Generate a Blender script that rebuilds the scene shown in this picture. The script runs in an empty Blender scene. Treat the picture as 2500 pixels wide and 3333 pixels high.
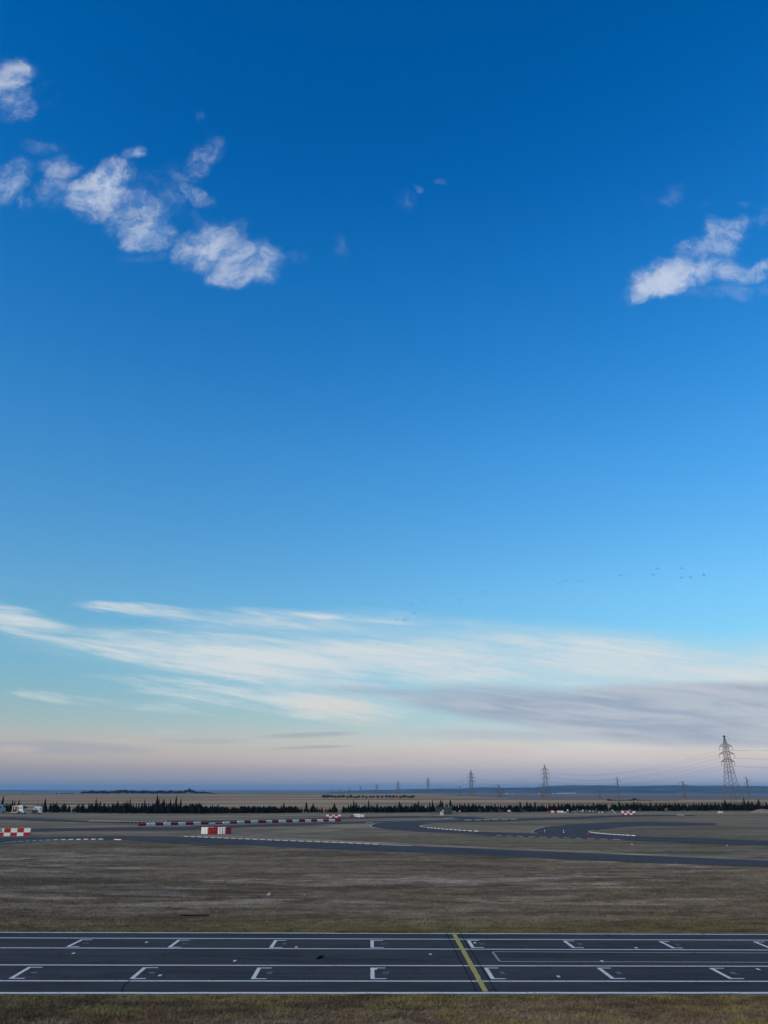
import bpy, math, random
import numpy as np
R = math.radians
rnd = random.Random(7)
sc = bpy.context.scene
COL = sc.collection

# ------------------------------------------------------------------ camera, sky, sun, exposure
H, TH = 5.6, R(19.8)                       # eye height above the straight, upward tilt
CT, ST = math.cos(TH), math.sin(TH)
cam = bpy.data.cameras.new('camera'); camo = bpy.data.objects.new('camera', cam); COL.objects.link(camo)
camo.location = (0, 0, H); camo.rotation_euler = (R(90) + TH, 0, 0)
cam.sensor_fit = 'HORIZONTAL'; cam.sensor_width = 36; cam.lens = 36
cam.clip_start = 0.1; cam.clip_end = 120000
sc.camera = camo
sc.render.resolution_x, sc.render.resolution_y = 768, 1024
SUN_EL, SUN_AZ = R(26), R(230)             # low, behind the camera to the left
SKY_STRENGTH, SUN_STRENGTH = 0.12, 3.0
sun = bpy.data.lights.new('sun', 'SUN'); suno = bpy.data.objects.new('sun', sun); COL.objects.link(suno)
sun.energy = SUN_STRENGTH; sun.angle = R(14); sun.color = (1.0, 0.68, 0.36)
suno.rotation_euler = (R(90) - SUN_EL, 0, math.pi - SUN_AZ)
vs = sc.view_settings
vs.view_transform = 'Standard'; vs.look = 'None'; vs.exposure = 0.0; vs.gamma = 1.0; vs.use_curve_mapping = False
sc.render.engine = 'CYCLES'
sc.cycles.use_denoising = True
sc.cycles.max_bounces = 6; sc.cycles.diffuse_bounces = 2; sc.cycles.glossy_bounces = 2
sc.cycles.volume_bounces = 0
sc.cycles.use_adaptive_sampling = True; sc.cycles.adaptive_threshold = 0.015; sc.cycles.adaptive_min_samples = 8


class NT:
    """small helper that adds nodes to one tree"""
    def __init__(s, tree): s.t = tree; s.n = tree.nodes; s.l = tree.links
    def put(s, sock, v):
        if isinstance(v, (int, float)): sock.default_value = v
        elif isinstance(v, (tuple, list)): sock.default_value = v
        else: s.l.new(v, sock)
    def math(s, op, a, b=None, c=None, clamp=False):
        n = s.n.new('ShaderNodeMath'); n.operation = op; n.use_clamp = clamp
        s.put(n.inputs[0], a)
        if b is not None: s.put(n.inputs[1], b)
        if c is not None: s.put(n.inputs[2], c)
        return n.outputs[0]
    def vec(s, op, a, b=None):
        n = s.n.new('ShaderNodeVectorMath'); n.operation = op
        s.put(n.inputs[0], a)
        if b is not None: s.put(n.inputs[1], b)
        return n.outputs['Value'] if op in ('LENGTH', 'DOT_PRODUCT', 'DISTANCE') else n.outputs[0]
    def noise(s, v, scale, detail=4, rough=0.55, dist=0.0, dims='3D'):
        n = s.n.new('ShaderNodeTexNoise'); n.noise_dimensions = dims
        s.put(n.inputs['Vector'], v); n.inputs['Scale'].default_value = scale
        n.inputs['Detail'].default_value = detail; n.inputs['Roughness'].default_value = rough
        n.inputs['Distortion'].default_value = dist
        return n.outputs['Fac']
    def mapping(s, v, loc=(0, 0, 0), rot=(0, 0, 0), scale=(1, 1, 1), kind='POINT'):
        n = s.n.new('ShaderNodeMapping'); n.vector_type = kind
        s.put(n.inputs['Vector'], v); n.inputs['Location'].default_value = loc
        n.inputs['Rotation'].default_value = rot; n.inputs['Scale'].default_value = scale
        return n.outputs[0]
    def rng(s, v, a, b, c=0.0, d=1.0, smooth=True):
        n = s.n.new('ShaderNodeMapRange'); n.interpolation_type = 'SMOOTHSTEP' if smooth else 'LINEAR'; n.clamp = True
        s.put(n.inputs[0], v)
        for i, q in enumerate((a, b, c, d)): n.inputs[1 + i].default_value = q
        return n.outputs[0]
    def mix(s, f, a, b, kind='MIX'):
        n = s.n.new('ShaderNodeMix'); n.data_type = 'RGBA'; n.blend_type = kind; n.clamp_result = False
        s.put(n.inputs[0], f)
        for i, q in ((6, a), (7, b)):
            if isinstance(q, (tuple, list)) and len(q) == 3: q = (*q, 1)
            s.put(n.inputs[i], q)
        return n.outputs[2]
    def ramp(s, f, stops):
        n = s.n.new('ShaderNodeValToRGB'); s.put(n.inputs[0], f)
        e = n.color_ramp.elements
        for i, (p, c) in enumerate(stops):
            el = e[i] if i < 2 else e.new(p)
            el.position = p; el.color = (*c, 1)
        return n.outputs[0]
    def xyz(s, x, y, z=0.0):
        n = s.n.new('ShaderNodeCombineXYZ')
        for i, q in enumerate((x, y, z)): s.put(n.inputs[i], q)
        return n.outputs[0]
    def sep(s, v):
        n = s.n.new('ShaderNodeSeparateXYZ'); s.put(n.inputs[0], v); return n.outputs


def sky_uv(px, py):
    """photo point -> direction, as slopes (x/y, z/y)"""
    a, b = (px - 1250) / 2500, (1666.5 - py) / 2500
    y = CT - b * ST
    return a / y, (ST + b * CT) / y


def srgb(r, g, b):
    f = lambda c: (c / 255 / 12.92) if c <= 10 else ((c / 255 + .055) / 1.055) ** 2.4
    return (f(r), f(g), f(b))


def make_world():
    w = bpy.data.worlds.new('World'); sc.world = w; w.use_nodes = True
    k = NT(w.node_tree); bg = k.n['Background']
    sky = k.n.new('ShaderNodeTexSky'); sky.sky_type = 'NISHITA'; sky.sun_disc = False
    sky.sun_elevation = SUN_EL; sky.sun_rotation = SUN_AZ
    sky.altitude = 200; sky.air_density = 1; sky.dust_density = 1.0; sky.ozone_density = 1.5
    tc = k.n.new('ShaderNodeTexCoord'); d = tc.outputs['Generated']
    X, Y, Z = k.sep(d)[:3]
    # dusk grading of the whole sky by elevation (same all the way round)
    tint = [(0.03, (0.67, 0.778, 1.328)),
            (0.44, (0.658, 0.742, 1.22)),
            (1.16, (0.714, 0.687, 1.048)),
            (1.98, (0.923, 0.783, 0.95)),
            (3.03, (0.992, 0.843, 0.897)),
            (4.51, (0.817, 0.882, 0.915)),
            (6.66, (0.675, 0.94, 0.99)),
            (9.96, (0.622, 1.059, 1.14)),
            (13.33, (0.588, 1.131, 1.298)),
            (16.74, (0.492, 1.131, 1.408)),
            (23.61, (0.328, 1.125, 1.591)),
            (30.37, (0.174, 1.034, 1.649)),
            (36.85, (0.079, 0.945, 1.664)),
            (42.9, (0.021, 0.815, 1.6)),
            (48.46, (0.0, 0.75, 1.551)),
            (53.49, (0.0, 0.711, 1.519))]
    t = k.math('SQRT', k.math('MAXIMUM', Z, 0.0))
    stops = [(math.sqrt(max(0, math.sin(R(e)))), tuple(q / 1.8 for q in c)) for e, c in tint]
    tr = k.ramp(t, stops)
    base = k.mix(1.0, sky.outputs[0], k.mix(1.0, tr, (1.8, 1.8, 1.8), 'MULTIPLY'), 'MULTIPLY')
    # slopes of the direction, front half of the sky
    front = k.rng(Y, 0.03, 0.12)
    Yc = k.math('MAXIMUM', Y, 0.03)
    U = k.math('DIVIDE', X, Yc); V = k.math('DIVIDE', Z, Yc)
    UV = k.xyz(U, V, 1.0)

    def blobs(lst, vec):
        """highest of many soft ellipses: (px, py, rx, ry, tilt degrees, weight)"""
        tot = 0.0
        for (px, py, rx, ry, tilt, wt) in lst:
            u, v = sky_uv(px, py); u1, _ = sky_uv(px + 1, py); _, v2 = sky_uv(px, py - 1)
            c_, s_ = math.cos(R(tilt)), math.sin(R(tilt)); ra, rb = rx * (u1 - u), ry * (v2 - v)
            p = k.vec('DOT_PRODUCT', vec, (c_ / ra, s_ / ra, -(c_ * u + s_ * v) / ra))
            q = k.vec('DOT_PRODUCT', vec, (-s_ / rb, c_ / rb, -(-s_ * u + c_ * v) / rb))
            r2 = k.math('MULTIPLY_ADD', q, q, k.math('MULTIPLY', p, p))
            f = k.math('MULTIPLY_ADD', r2, -wt, wt)
            tot = k.math('MAXIMUM', f, tot)
        return tot
    C = lambda *c: tuple(q / SKY_STRENGTH for q in srgb(*c))
    def aff(sx, sy, tilt, ox=0, oy=0):
        c_, s_ = math.cos(R(tilt)), math.sin(R(tilt))
        return k.xyz(k.vec('DOT_PRODUCT', UV, (c_ * sx, s_ * sx, ox)), k.vec('DOT_PRODUCT', UV, (-s_ * sy, c_ * sy, oy)), 0.0)

    # --- thin streaky cloud low over the horizon
    n1 = k.noise(aff(2.2, 17, -4), 1.6, 6, 0.60, 0.35, '2D')
    n2 = k.noise(aff(5.0, 62, -7, 3, 1), 1.3, 5, 0.6, 0.4, '2D')
    n3 = k.noise(aff(1.5, 9, -3, 9, 4), 1.5, 5, 0.58, 0.3, '2D')
    n4 = k.noise(aff(11, 135, -9, 5, 2), 1.1, 4, 0.62, 0.5, '2D')
    sn = k.math('MULTIPLY_ADD', n4, 0.26, k.math('MULTIPLY_ADD', n1, 0.44, k.math('MULTIPLY', n2, 0.30)))
    bn_ = k.math('MULTIPLY_ADD', n2, 0.28, k.math('MULTIPLY_ADD', n3, 0.38, k.math('MULTIPLY', n1, 0.34)))

    def layer(col, lst, lo, hi, amt, colour, noise, amp=2.0):
        f = blobs(lst, UV)
        q = k.math('MULTIPLY_ADD', k.math('SUBTRACT', noise, 0.5), amp, f)
        a = k.math('MULTIPLY', k.math('MULTIPLY', k.rng(q, lo, hi), k.rng(f, 0.0, 0.45)), amt)
        return k.mix(k.math('MULTIPLY', a, front), col, colour)
    col = base
    # wide veil
    col = layer(col, [(1800, 2190, 1700, 190, -3, 1.0), (800, 2150, 1000, 100, -6, .45), (1250, 2090, 900, 130, -2, .7), (3600, 2200, 1900, 230, 0, 1.0)],
                -0.1, 1.2, 0.68, C(192, 214, 222), k.math('MULTIPLY_ADD', n2, .3, k.math('MULTIPLY', n3, .7)), 2.2)
    # bright streaks
    col = layer(col, [(60, 2030, 330, 62, -15, 1.0), (470, 2110, 520, 60, -6, 1.05), (850, 2150, 640, 95, -7, 1.2), (1400, 2160, 700, 105, -2, 1.0),
                      (1950, 2150, 800, 95, -3, 1.0), (2600, 2190, 900, 120, 0, 1.1), (480, 1992, 300, 36, -6, .7), (1000, 2015, 640, 50, -1, .55),
                      (620, 2230, 480, 30, -5, .85), (760, 2265, 600, 40, -5, .8), (500, 2298, 400, 34, -5, .75), (1000, 2290, 560, 66, -2, .9),
                      (150, 2268, 150, 24, -8, .7), (470, 2375, 190, 22, -5, .6), (3700, 2200, 900, 120, 0, 1.0)],
                0.15, 1.45, 0.92, C(214, 221, 224), sn, 4.0)
    # cream patch
    col = layer(col, [(1090, 2300, 230, 52, -2, 1.0), (1190, 2345, 170, 36, 0, .7)], 0.2, 1.3, 0.7, C(218, 214, 206), sn)
    # grey lilac bank
    col = layer(col, [(2420, 2325, 1000, 125, 0, 2.2), (1780, 2308, 650, 92, -5, 1.5), (1320, 2258, 420, 34, -4, .85), (1900, 2390, 800, 40, 0, .95), (3900, 2330, 1300, 140, 0, 1.7)],
                0.15, 1.2, 0.84, k.mix(k.rng(k.math('MULTIPLY_ADD', n2, .5, k.math('MULTIPLY', n3, .5)), .4, .6), C(154, 164, 186), C(182, 188, 200)), bn_, 2.9)
    # slits of light in the bank
    col = layer(col, [(1720, 2374, 520, 20, -1, 1.0), (2080, 2354, 260, 14, 0, .8), (1580, 2275, 220, 22, 3, .7), (2150, 2228, 330, 24, -6, .8), (2350, 2300, 300, 14, 0, .5)], 0.3, 1.2, 0.6, C(196, 203, 210), sn)
    # low grey-pink strips
    col = layer(col, [(150, 2432, 480, 34, -1, 1.1), (1010, 2392, 260, 14, 2, 1.0), (1000, 2433, 210, 10, 2, .9), (650, 2412, 280, 16, 0, .7), (1500, 2470, 900, 34, 0, .6)],
                0.3, 1.1, 0.6, C(160, 166, 178), sn)
    col = layer(col, [(50, 2438, 150, 20, 0, 1.1), (420, 2414, 200, 16, 0, .8), (1560, 2440, 560, 40, 2, .95), (2300, 2462, 700, 44, 0, .8), (1150, 2480, 640, 24, 0, .7)],
                0.3, 1.2, 0.5, C(204, 190, 186), sn)

    # --- fair-weather puffs
    warp = k.n.new('ShaderNodeTexNoise'); warp.noise_dimensions = '2D'
    k.put(warp.inputs['Vector'], UV); warp.inputs['Scale'].default_value = 10; warp.inputs['Detail'].default_value = 4; warp.inputs['Roughness'].default_value = .6
    wn = k.n.new('ShaderNodeVectorMath'); wn.operation = 'MULTIPLY_ADD'
    k.put(wn.inputs[0], warp.outputs['Color']); wn.inputs[1].default_value = (.06, .05, 0); wn.inputs[2].default_value = (-.03, -.025, 0)
    UW = k.vec('ADD', UV, wn.outputs[0])
    f = blobs([(-10, 255, 110, 105, -45, 1.2), (50, 335, 130, 70, -50, .75), (130, 290, 90, 90, 20, .32),
               (40, 590, 90, 95, -25, .9), (95, 650, 70, 42, -20, .6), (185, 540, 95, 52, -12, 1.0), (190, 620, 115, 80, -15, .7), (135, 482, 90, 30, -10, .5),
               (315, 630, 125, 112, -30, 1.55), (395, 560, 90, 58, -30, .85), (440, 505, 52, 42, -20, .9), (430, 690, 170, 105, -32, .75), (475, 755, 120, 68, -10, 1.1),
               (530, 640, 150, 120, -35, .42), (665, 520, 85, 125, -22, .62), (590, 570, 100, 50, -35, .5), (640, 645, 105, 28, -38, .85),
               (640, 735, 34, 100, 10, .42), (620, 810, 110, 85, -10, .9), (700, 800, 115, 110, -25, 1.35), (770, 850, 125, 95, -20, 1.05), (850, 850, 85, 95, 0, .8),
               (735, 900, 85, 50, -10, .95), (480, 830, 110, 30, -5, .4),
               (2080, 955, 80, 46, 28, 1.15), (2165, 905, 170, 70, 26, 1.4), (2270, 880, 190, 60, 8, 1.15), (2390, 888, 170, 44, 2, .85), (2480, 868, 140, 26, 8, .9),
               (2270, 805, 105, 62, 25, .95), (2345, 775, 130, 84, 20, 1.0), (2320, 840, 150, 50, 10, .6), (2410, 725, 85, 40, 30, .8), (2490, 700, 110, 50, 35, .5), (2350, 945, 300, 50, 3, .38),
               (2190, 632, 120, 50, 5, .3), (2295, 663, 40, 24, 0, .3), (2425, 658, 38, 22, 0, .55), (1325, 655, 46, 50, 0, .38), (1368, 614, 28, 20, 0, .5),
               (1428, 585, 40, 30, 0, .55), (1115, 790, 38, 60, 0, .4), (955, 830, 80, 32, 0, .4), (640, 382, 36, 24, 0, .42), (1793, 2132, 26, 12, -40, 1.2)], UW)
    fb = k.noise(UW, 13, 9, 0.69, 0.15, '2D')
    fb2 = k.noise(k.vec('ADD', UW, (-0.012, 0.018, 0)), 13, 5, 0.64, 0.15, '2D')
    q = k.math('MULTIPLY_ADD', k.math('SUBTRACT', fb, 0.5), 2.1, f)
    a = k.math('MULTIPLY', k.rng(q, 0.02, 2.0), k.rng(f, 0.0, 0.7))
    lit = k.rng(k.math('MULTIPLY_ADD', k.math('SUBTRACT', fb, fb2), 4.0, k.math('MULTIPLY', f, 0.75)), -0.1, 1.2)
    cc = k.mix(lit, C(140, 172, 215), C(211, 219, 232))
    col = k.mix(k.math('MULTIPLY', k.math('MULTIPLY', a, 0.92), front), col, cc)
    k.l.new(col, bg.inputs['Color']); bg.inputs['Strength'].default_value = SKY_STRENGTH
    w.cycles.sampling_method = 'MANUAL'; w.cycles.sample_map_resolution = 512


make_world()

# ------------------------------------------------------------------ geometry of the place
Y1, Y2, ZD = 105.0, 260.0, -1.5            # the ground falls gently from Y1 to Y2


def smooth(a, b, x):
    t = min(1, max(0, (x - a) / (b - a))); return t * t * (3 - 2 * t)


def crest(X, Y):
    a = X / max(Y, 1)
    return 1120 - 520 * smooth(0.035, 0.16, a)


def gz(X, Y):
    if Y <= Y1: return 0.0
    if Y <= Y2: return ZD * (Y - Y1) / (Y2 - Y1)
    if Y <= 400: return ZD
    c = crest(X, Y)
    return ZD + 0.6 * math.sin(X * .006) * smooth(400, 600, Y) * smooth(-200, -350, X) - 20.0 * smooth(c, c + 700, Y)


def ray(px, py):
    a, b = (px - 1250) / 2500, (1666.5 - py) / 2500
    return a, CT - b * ST, ST + b * CT


def g(px, py, up=0.0):
    """ground point seen at a photo pixel"""
    a, dy, dz = ray(px, py)
    z = 0.0
    for _ in range(30):
        t = (z - H) / dz
        z = gz(a * t, dy * t)
    return (a * t, dy * t, z + up)


def at(px, Y, z=None):
    """point at distance Y on the ground (or height z) under photo column px"""
    X = 0.0
    for _ in range(6):
        zz = gz(X, Y) if z is None else z
        X = (px - 1250) / 2500 * (Y * CT + (zz - H) * ST)
    return (X, Y, gz(X, Y) if z is None else z)


def height_at(Y, px, py):
    a, dy, dz = ray(px, py)
    return H + dz / dy * Y


# ------------------------------------------------------------------ mesh helpers
class MB:
    def __init__(s): s.v = []; s.f = []; s.m = []
    def add(s, vs, fs, mi=0):
        o = len(s.v); s.v += [tuple(p) for p in vs]
        s.f += [tuple(i + o for i in f) for f in fs]; s.m += [mi] * len(fs); return s
    def box(s, c, d, rz=0, mi=0, taper=(1, 1)):
        x, y, z = d[0] / 2, d[1] / 2, d[2] / 2; cs, sn = math.cos(rz), math.sin(rz); vs = []
        for k, zz in ((1, -z), (0, z)):
            tx, ty = (1, 1) if k else taper
            for a, b in ((-x, -y), (x, -y), (x, y), (-x, y)):
                a *= tx; b *= ty
                vs.append((c[0] + a * cs - b * sn, c[1] + a * sn + b * cs, c[2] + zz))
        return s.add(vs, [(3, 2, 1, 0), (4, 5, 6, 7), (0, 1, 5, 4), (1, 2, 6, 5), (2, 3, 7, 6), (3, 0, 4, 7)], mi)
    def rev(s, prof, c=(0, 0, 0), n=12, mi=0, cap=True):
        """surface of revolution about z: prof = [(r, z)]"""
        vs = []
        for r, z in prof:
            for i in range(n):
                a = 2 * math.pi * i / n; vs.append((c[0] + r * math.cos(a), c[1] + r * math.sin(a), c[2] + z))
        fs = [(j * n + i, j * n + (i + 1) % n, (j + 1) * n + (i + 1) % n, (j + 1) * n + i) for j in range(len(prof) - 1) for i in range(n)]
        if cap: fs += [tuple(range(n))[::-1], tuple((len(prof) - 1) * n + i for i in range(n))]
        return s.add(vs, fs, mi)
    def bar(s, a, b, w, mi=0, w2=None, n=4):
        a, b = np.array(a, float), np.array(b, float); d = b - a; L = np.linalg.norm(d)
        if L < 1e-6: return s
        d /= L; u = np.cross(d, (0, 0, 1) if abs(d[2]) < .9 else (1, 0, 0)); u /= np.linalg.norm(u); v = np.cross(d, u)
        w2 = w if w2 is None else w2; vs = []
        for p, ww in ((a, w), (b, w2)):
            for i in range(n):
                t = 2 * math.pi * (i + .5) / n; vs.append(tuple(p + (u * math.cos(t) + v * math.sin(t)) * ww * .7071))
        fs = [(i, (i + 1) % n, n + (i + 1) % n, n + i) for i in range(n)] + [tuple(range(n))[::-1], tuple(range(n, 2 * n))]
        return s.add(vs, fs, mi)
    def prism(s, pts, y0, y1, mi=0):
        """outline in x,z pushed from y0 to y1"""
        n = len(pts)
        vs = [(x, y0, z) for x, z in pts] + [(x, y1, z) for x, z in pts]
        return s.add(vs, [tuple(range(n)), tuple(range(n, 2 * n))[::-1]] + [(i, n + i, n + (i + 1) % n, (i + 1) % n) for i in range(n)], mi)
    def mesh(s, name, mats, smooth_=False):
        me = bpy.data.meshes.new(name); me.from_pydata(s.v, [], s.f)
        for m in (mats if isinstance(mats, (list, tuple)) else [mats]): me.materials.append(m)
        if len(set(s.m)) > 1: me.polygons.foreach_set('material_index', s.m)
        if smooth_: me.polygons.foreach_set('use_smooth', [True] * len(me.polygons))
        me.update(); return me
    def build(s, name, mats, parent=None, smooth_=False):
        return link(name, s.mesh(name, mats, smooth_), parent)


def link(name, me, parent=None, loc=(0, 0, 0), rz=0, scale=(1, 1, 1)):
    o = bpy.data.objects.new(name, me); COL.objects.link(o); o.parent = parent
    o.location = loc; o.rotation_euler = (0, 0, rz); o.scale = scale; return o


def tag(o, label=None, cat=None, group=None, kind=None):
    for k_, v_ in (('label', label), ('category', cat), ('group', group), ('kind', kind)):
        if v_: o[k_] = v_
    return o


def thing(name, label, cat, loc, rz=0, group=None):
    return tag(link(name, None, None, loc, rz), label, cat, group)


ORD = ['first', 'second', 'third', 'fourth', 'fifth', 'sixth', 'seventh', 'eighth', 'ninth', 'tenth', 'eleventh', 'twelfth', 'thirteenth',
       'fourteenth', 'fifteenth', 'sixteenth', 'seventeenth', 'eighteenth', 'nineteenth', 'twentieth']
TENS = {20: 'twenty', 30: 'thirty', 40: 'forty', 50: 'fifty', 60: 'sixty', 70: 'seventy', 80: 'eighty', 90: 'ninety'}


def ordinal(i):
    """0 -> first"""
    n = i + 1
    if n <= 20: return ORD[i]
    t, u = n // 10 * 10, n % 10
    if n > 99: return '%dth' % n
    return TENS[t] + '-' + ORD[u - 1] if u else TENS[t][:-1] + 'ieth'


# ------------------------------------------------------------------ materials
def mat(name, base, rough=0.7, var=0.15, scale=3.0, metal=0.0, bump=0.0, stretch=(1, 1, 1), spec=0.3):
    m = bpy.data.materials.new(name); m.use_nodes = True; k = NT(m.node_tree); b = k.n['Principled BSDF']
    geo = k.n.new('ShaderNodeTexCoord').outputs['Object']
    n = k.noise(k.mapping(geo, scale=stretch), scale, 5, 0.6)
    c = k.mix(k.rng(n, 0.3, 0.7, 0, 1), tuple(q * (1 - var) for q in base), tuple(min(1, q * (1 + var)) for q in base))
    k.l.new(c, b.inputs['Base Color']); b.inputs['Roughness'].default_value = rough; b.inputs['Metallic'].default_value = metal
    b.inputs['Specular IOR Level'].default_value = spec
    if bump:
        bn = k.n.new('ShaderNodeBump'); bn.inputs['Strength'].default_value = bump; bn.inputs['Distance'].default_value = 0.02
        k.l.new(n, bn.inputs['Height']); k.l.new(bn.outputs[0], b.inputs['Normal'])
    return m


def mat_ground(name='dry_grass_ground', tuft=False):
    m = bpy.data.materials.new(name); m.use_nodes = True; k = NT(m.node_tree); b = k.n['Principled BSDF']
    pos = k.n.new('ShaderNodeNewGeometry').outputs['Position']
    X, Y, Z = k.sep(pos)[:3]
    if tuft: pos = k.xyz(X, Y, 0.0)
    wide = k.mapping(pos, scale=(0.30, 1, 1))
    nb = k.noise(wide, 0.085, 6, 0.65, 0.5)          # big patches
    nm = k.noise(wide, 0.6, 6, 0.68, 0.4)            # metre patches
    nf = k.noise(pos, 5.0, 5, 0.7)                   # tufts
    nx = k.noise(k.mapping(pos, rot=(0, 0, R(-2)), scale=(0.13, 1, 1)), 0.36, 5, 0.62, 0.5)   # mowing and tyre lines along the track
    # infield
    c = k.mix(k.rng(nm, .34, .66), (.102, .081, .051), (.212, .174, .114))
    c = k.mix(k.math('MULTIPLY', k.rng(nx, .47, .66), .5), c, (.235, .20, .145))
    c = k.mix(k.math('MULTIPLY', k.rng(nx, .46, .32), .4), c, (.072, .060, .040))
    # bare pale earth
    e = k.math('MULTIPLY', k.rng(k.math('ADD', nb, k.math('MULTIPLY', k.math('SUBTRACT', nm, .5), .6)), .51, .66), k.rng(Y, 39, 46))
    e = k.math('MULTIPLY', e, k.rng(Y, 90, 66))
    c = k.mix(k.math('MULTIPLY', e, .9), c, (.33, .295, .235))
    # dark turf
    dk = k.rng(k.noise(k.mapping(pos, (31, 7, 0), scale=(0.3, 1, 1)), .13, 6, .68, .6), .49, .64)
    c = k.mix(k.math('MULTIPLY', dk, .6), c, (.058, .050, .034))
    # greener strips beside the straight and in the far infield
    gr = k.math('MAXIMUM', k.math('MULTIPLY', k.rng(Y, 40.5, 36.2), k.rng(Y, 30, 34)), k.math('MULTIPLY', k.rng(Y, 24.4, 25.6), k.rng(Y, 30, 27)))
    gr = k.math('MAXIMUM', gr, k.math('MULTIPLY', k.math('MULTIPLY', k.rng(Y, 76, 84), k.rng(Y, 200, 140)), k.math('MULTIPLY', k.rng(X, -10, 30), .55)))
    gr = k.math('MULTIPLY', gr, k.rng(k.math('ADD', k.math('MULTIPLY', nm, .5), k.math('MULTIPLY', nb, .5)), .36, .6))
    c = k.mix(k.math('MULTIPLY', gr, .8), c, (.135, .125, .046))
    # green, straw and bare brown clumps on the near verge
    nv = k.noise(k.mapping(pos, (12, 3, 0), scale=(.55, 1, 1)), .75, 5, .66, .6); near = k.rng(Y, 26.5, 25.6)
    c = k.mix(k.math('MULTIPLY', k.math('MULTIPLY', k.rng(nv, .5, .6), near), .8), c, (.19, .165, .068))
    c = k.mix(k.math('MULTIPLY', k.math('MULTIPLY', k.rng(nv, .47, .38), near), .6), c, (.08, .066, .05))
    # rusty weeds near the viewer
    ru = k.math('MULTIPLY', k.rng(k.noise(k.mapping(pos, (5, 50, 0), scale=(.5, 1, 1)), .8, 4, .6), .45, .65), k.rng(Y, 25.3, 24.3))
    c = k.mix(k.math('MULTIPLY', ru, .5), c, (.18, .115, .06))
    nq = k.noise(k.mapping(pos, (3, 9, 0), scale=(.22, 1, 1)), .11, 5, .62, .5)
    far = k.mix(k.rng(k.math('ADD', k.math('MULTIPLY', nq, .7), k.math('MULTIPLY', nm, .3)), .40, .60), (.128, .106, .07), (.24, .20, .126))
    c = k.mix(k.rng(Y, 86, 120), c, far)
    # stubble fields beyond the cypress hedge
    fs = k.noise(k.mapping(pos, rot=(0, 0, R(5)), scale=(.16, 1, 1)), .014, 4, .55, .3)
    fs2 = k.noise(k.mapping(pos, rot=(0, 0, R(-62)), scale=(.05, 1, 1)), .03, 3, .5, .1)
    fld = k.mix(k.rng(fs, .42, .57), (.22, .155, .085), (.40, .285, .155))
    fld = k.mix(k.math('MULTIPLY', k.rng(fs2, .47, .58), .4), fld, (.32, .255, .175))
    fld = k.mix(k.math('MULTIPLY', k.rng(k.noise(k.mapping(pos, (40, 0, 0), scale=(.10, 1, 1)), .02, 4, .55), .53, .60), .8), fld, (.095, .08, .052))
    c = k.mix(k.rng(Y, 255, 290), c, fld)
    # the plain in the valley
    vl = k.mix(k.rng(k.noise(k.mapping(pos, scale=(.12, 1, 1)), .004, 5, .6, .3), .4, .62), (.10, .08, .072), (.20, .16, .135))
    c = k.mix(k.rng(Z, -6, -16), c, vl) if not tuft else c
    # grain
    ng = k.rng(k.noise(k.mapping(pos, scale=(.55, 1, 1)), 1.7, 5, .75, .3), .36, .64)
    gm = k.math('ADD', .30, k.math('ADD', k.math('MULTIPLY', nf, .9), k.math('MULTIPLY', ng, .5)))
    gm = k.math('ADD', 1.0, k.math('MULTIPLY', k.math('SUBTRACT', gm, 1.0), k.rng(Y, 220, 70)))
    c = k.mix(1.0, c, k.xyz(gm, gm, gm), 'MULTIPLY')
    k.l.new(c, b.inputs['Base Color']); b.inputs['Roughness'].default_value = 0.95; b.inputs['Specular IOR Level'].default_value = 0.05
    if not tuft:
        bn = k.n.new('ShaderNodeBump'); bn.inputs['Strength'].default_value = .7; bn.inputs['Distance'].default_value = .08
        k.l.new(k.math('ADD', nf, k.math('MULTIPLY', nm, .8)), bn.inputs['Height']); k.l.new(bn.outputs[0], b.inputs['Normal'])
    return m


def mat_asphalt(name, base=(.029, .033, .035), rubber=.5):
    m = bpy.data.materials.new(name); m.use_nodes = True; k = NT(m.node_tree); b = k.n['Principled BSDF']
    pos = k.n.new('ShaderNodeNewGeometry').outputs['Position']
    n1 = k.noise(k.mapping(pos, scale=(.3, 1, 1)), .55, 6, .65, .4)
    n2 = k.noise(pos, 14, 4, .7)
    n3 = k.noise(k.mapping(pos, scale=(.05, 1, 1)), 1.5, 5, .6, .1)
    n4 = k.noise(k.mapping(pos, (20, 3, 0), scale=(.5, 1, 1)), .3, 4, .6)
    lo, hi = tuple(q * .68 for q in base), tuple(q * 1.36 for q in base)
    c = k.mix(k.rng(n1, .32, .68), lo, hi)
    c = k.mix(k.math('MULTIPLY', k.rng(n4, .44, .6), .6), c, (base[0] * 1.45, base[1] * 1.08, base[2] * 1.12))
    c = k.mix(k.math('MULTIPLY', k.rng(n3, .55, .72), rubber), c, (.014, .014, .016))
    gq = k.math('ADD', .72, k.math('MULTIPLY', n2, .56)); c = k.mix(1.0, c, k.xyz(gq, gq, gq), 'MULTIPLY')
    n5 = k.noise(k.mapping(pos, (7, 1, 0), scale=(.02, 1, 1)), 2.6, 4, .6)     # laid lanes and wheel tracks
    c = k.mix(k.math('MULTIPLY', k.rng(n5, .47, .62), .4), c, tuple(q * 1.75 for q in base))
    n6 = k.noise(k.mapping(pos, (2, 8, 0), scale=(.6, 1, 1)), 1.3, 6, .7, .6)    # stains
    c = k.mix(k.math('MULTIPLY', k.rng(n6, .53, .66), .6), c, tuple(q * .5 for q in base))
    k.l.new(c, b.inputs['Base Color']); b.inputs['Roughness'].default_value = .88; b.inputs['Specular IOR Level'].default_value = .18
    bn = k.n.new('ShaderNodeBump'); bn.inputs['Strength'].default_value = .4; bn.inputs['Distance'].default_value = .01
    k.l.new(n2, bn.inputs['Height']); k.l.new(bn.outputs[0], b.inputs['Normal'])
    return m


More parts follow.
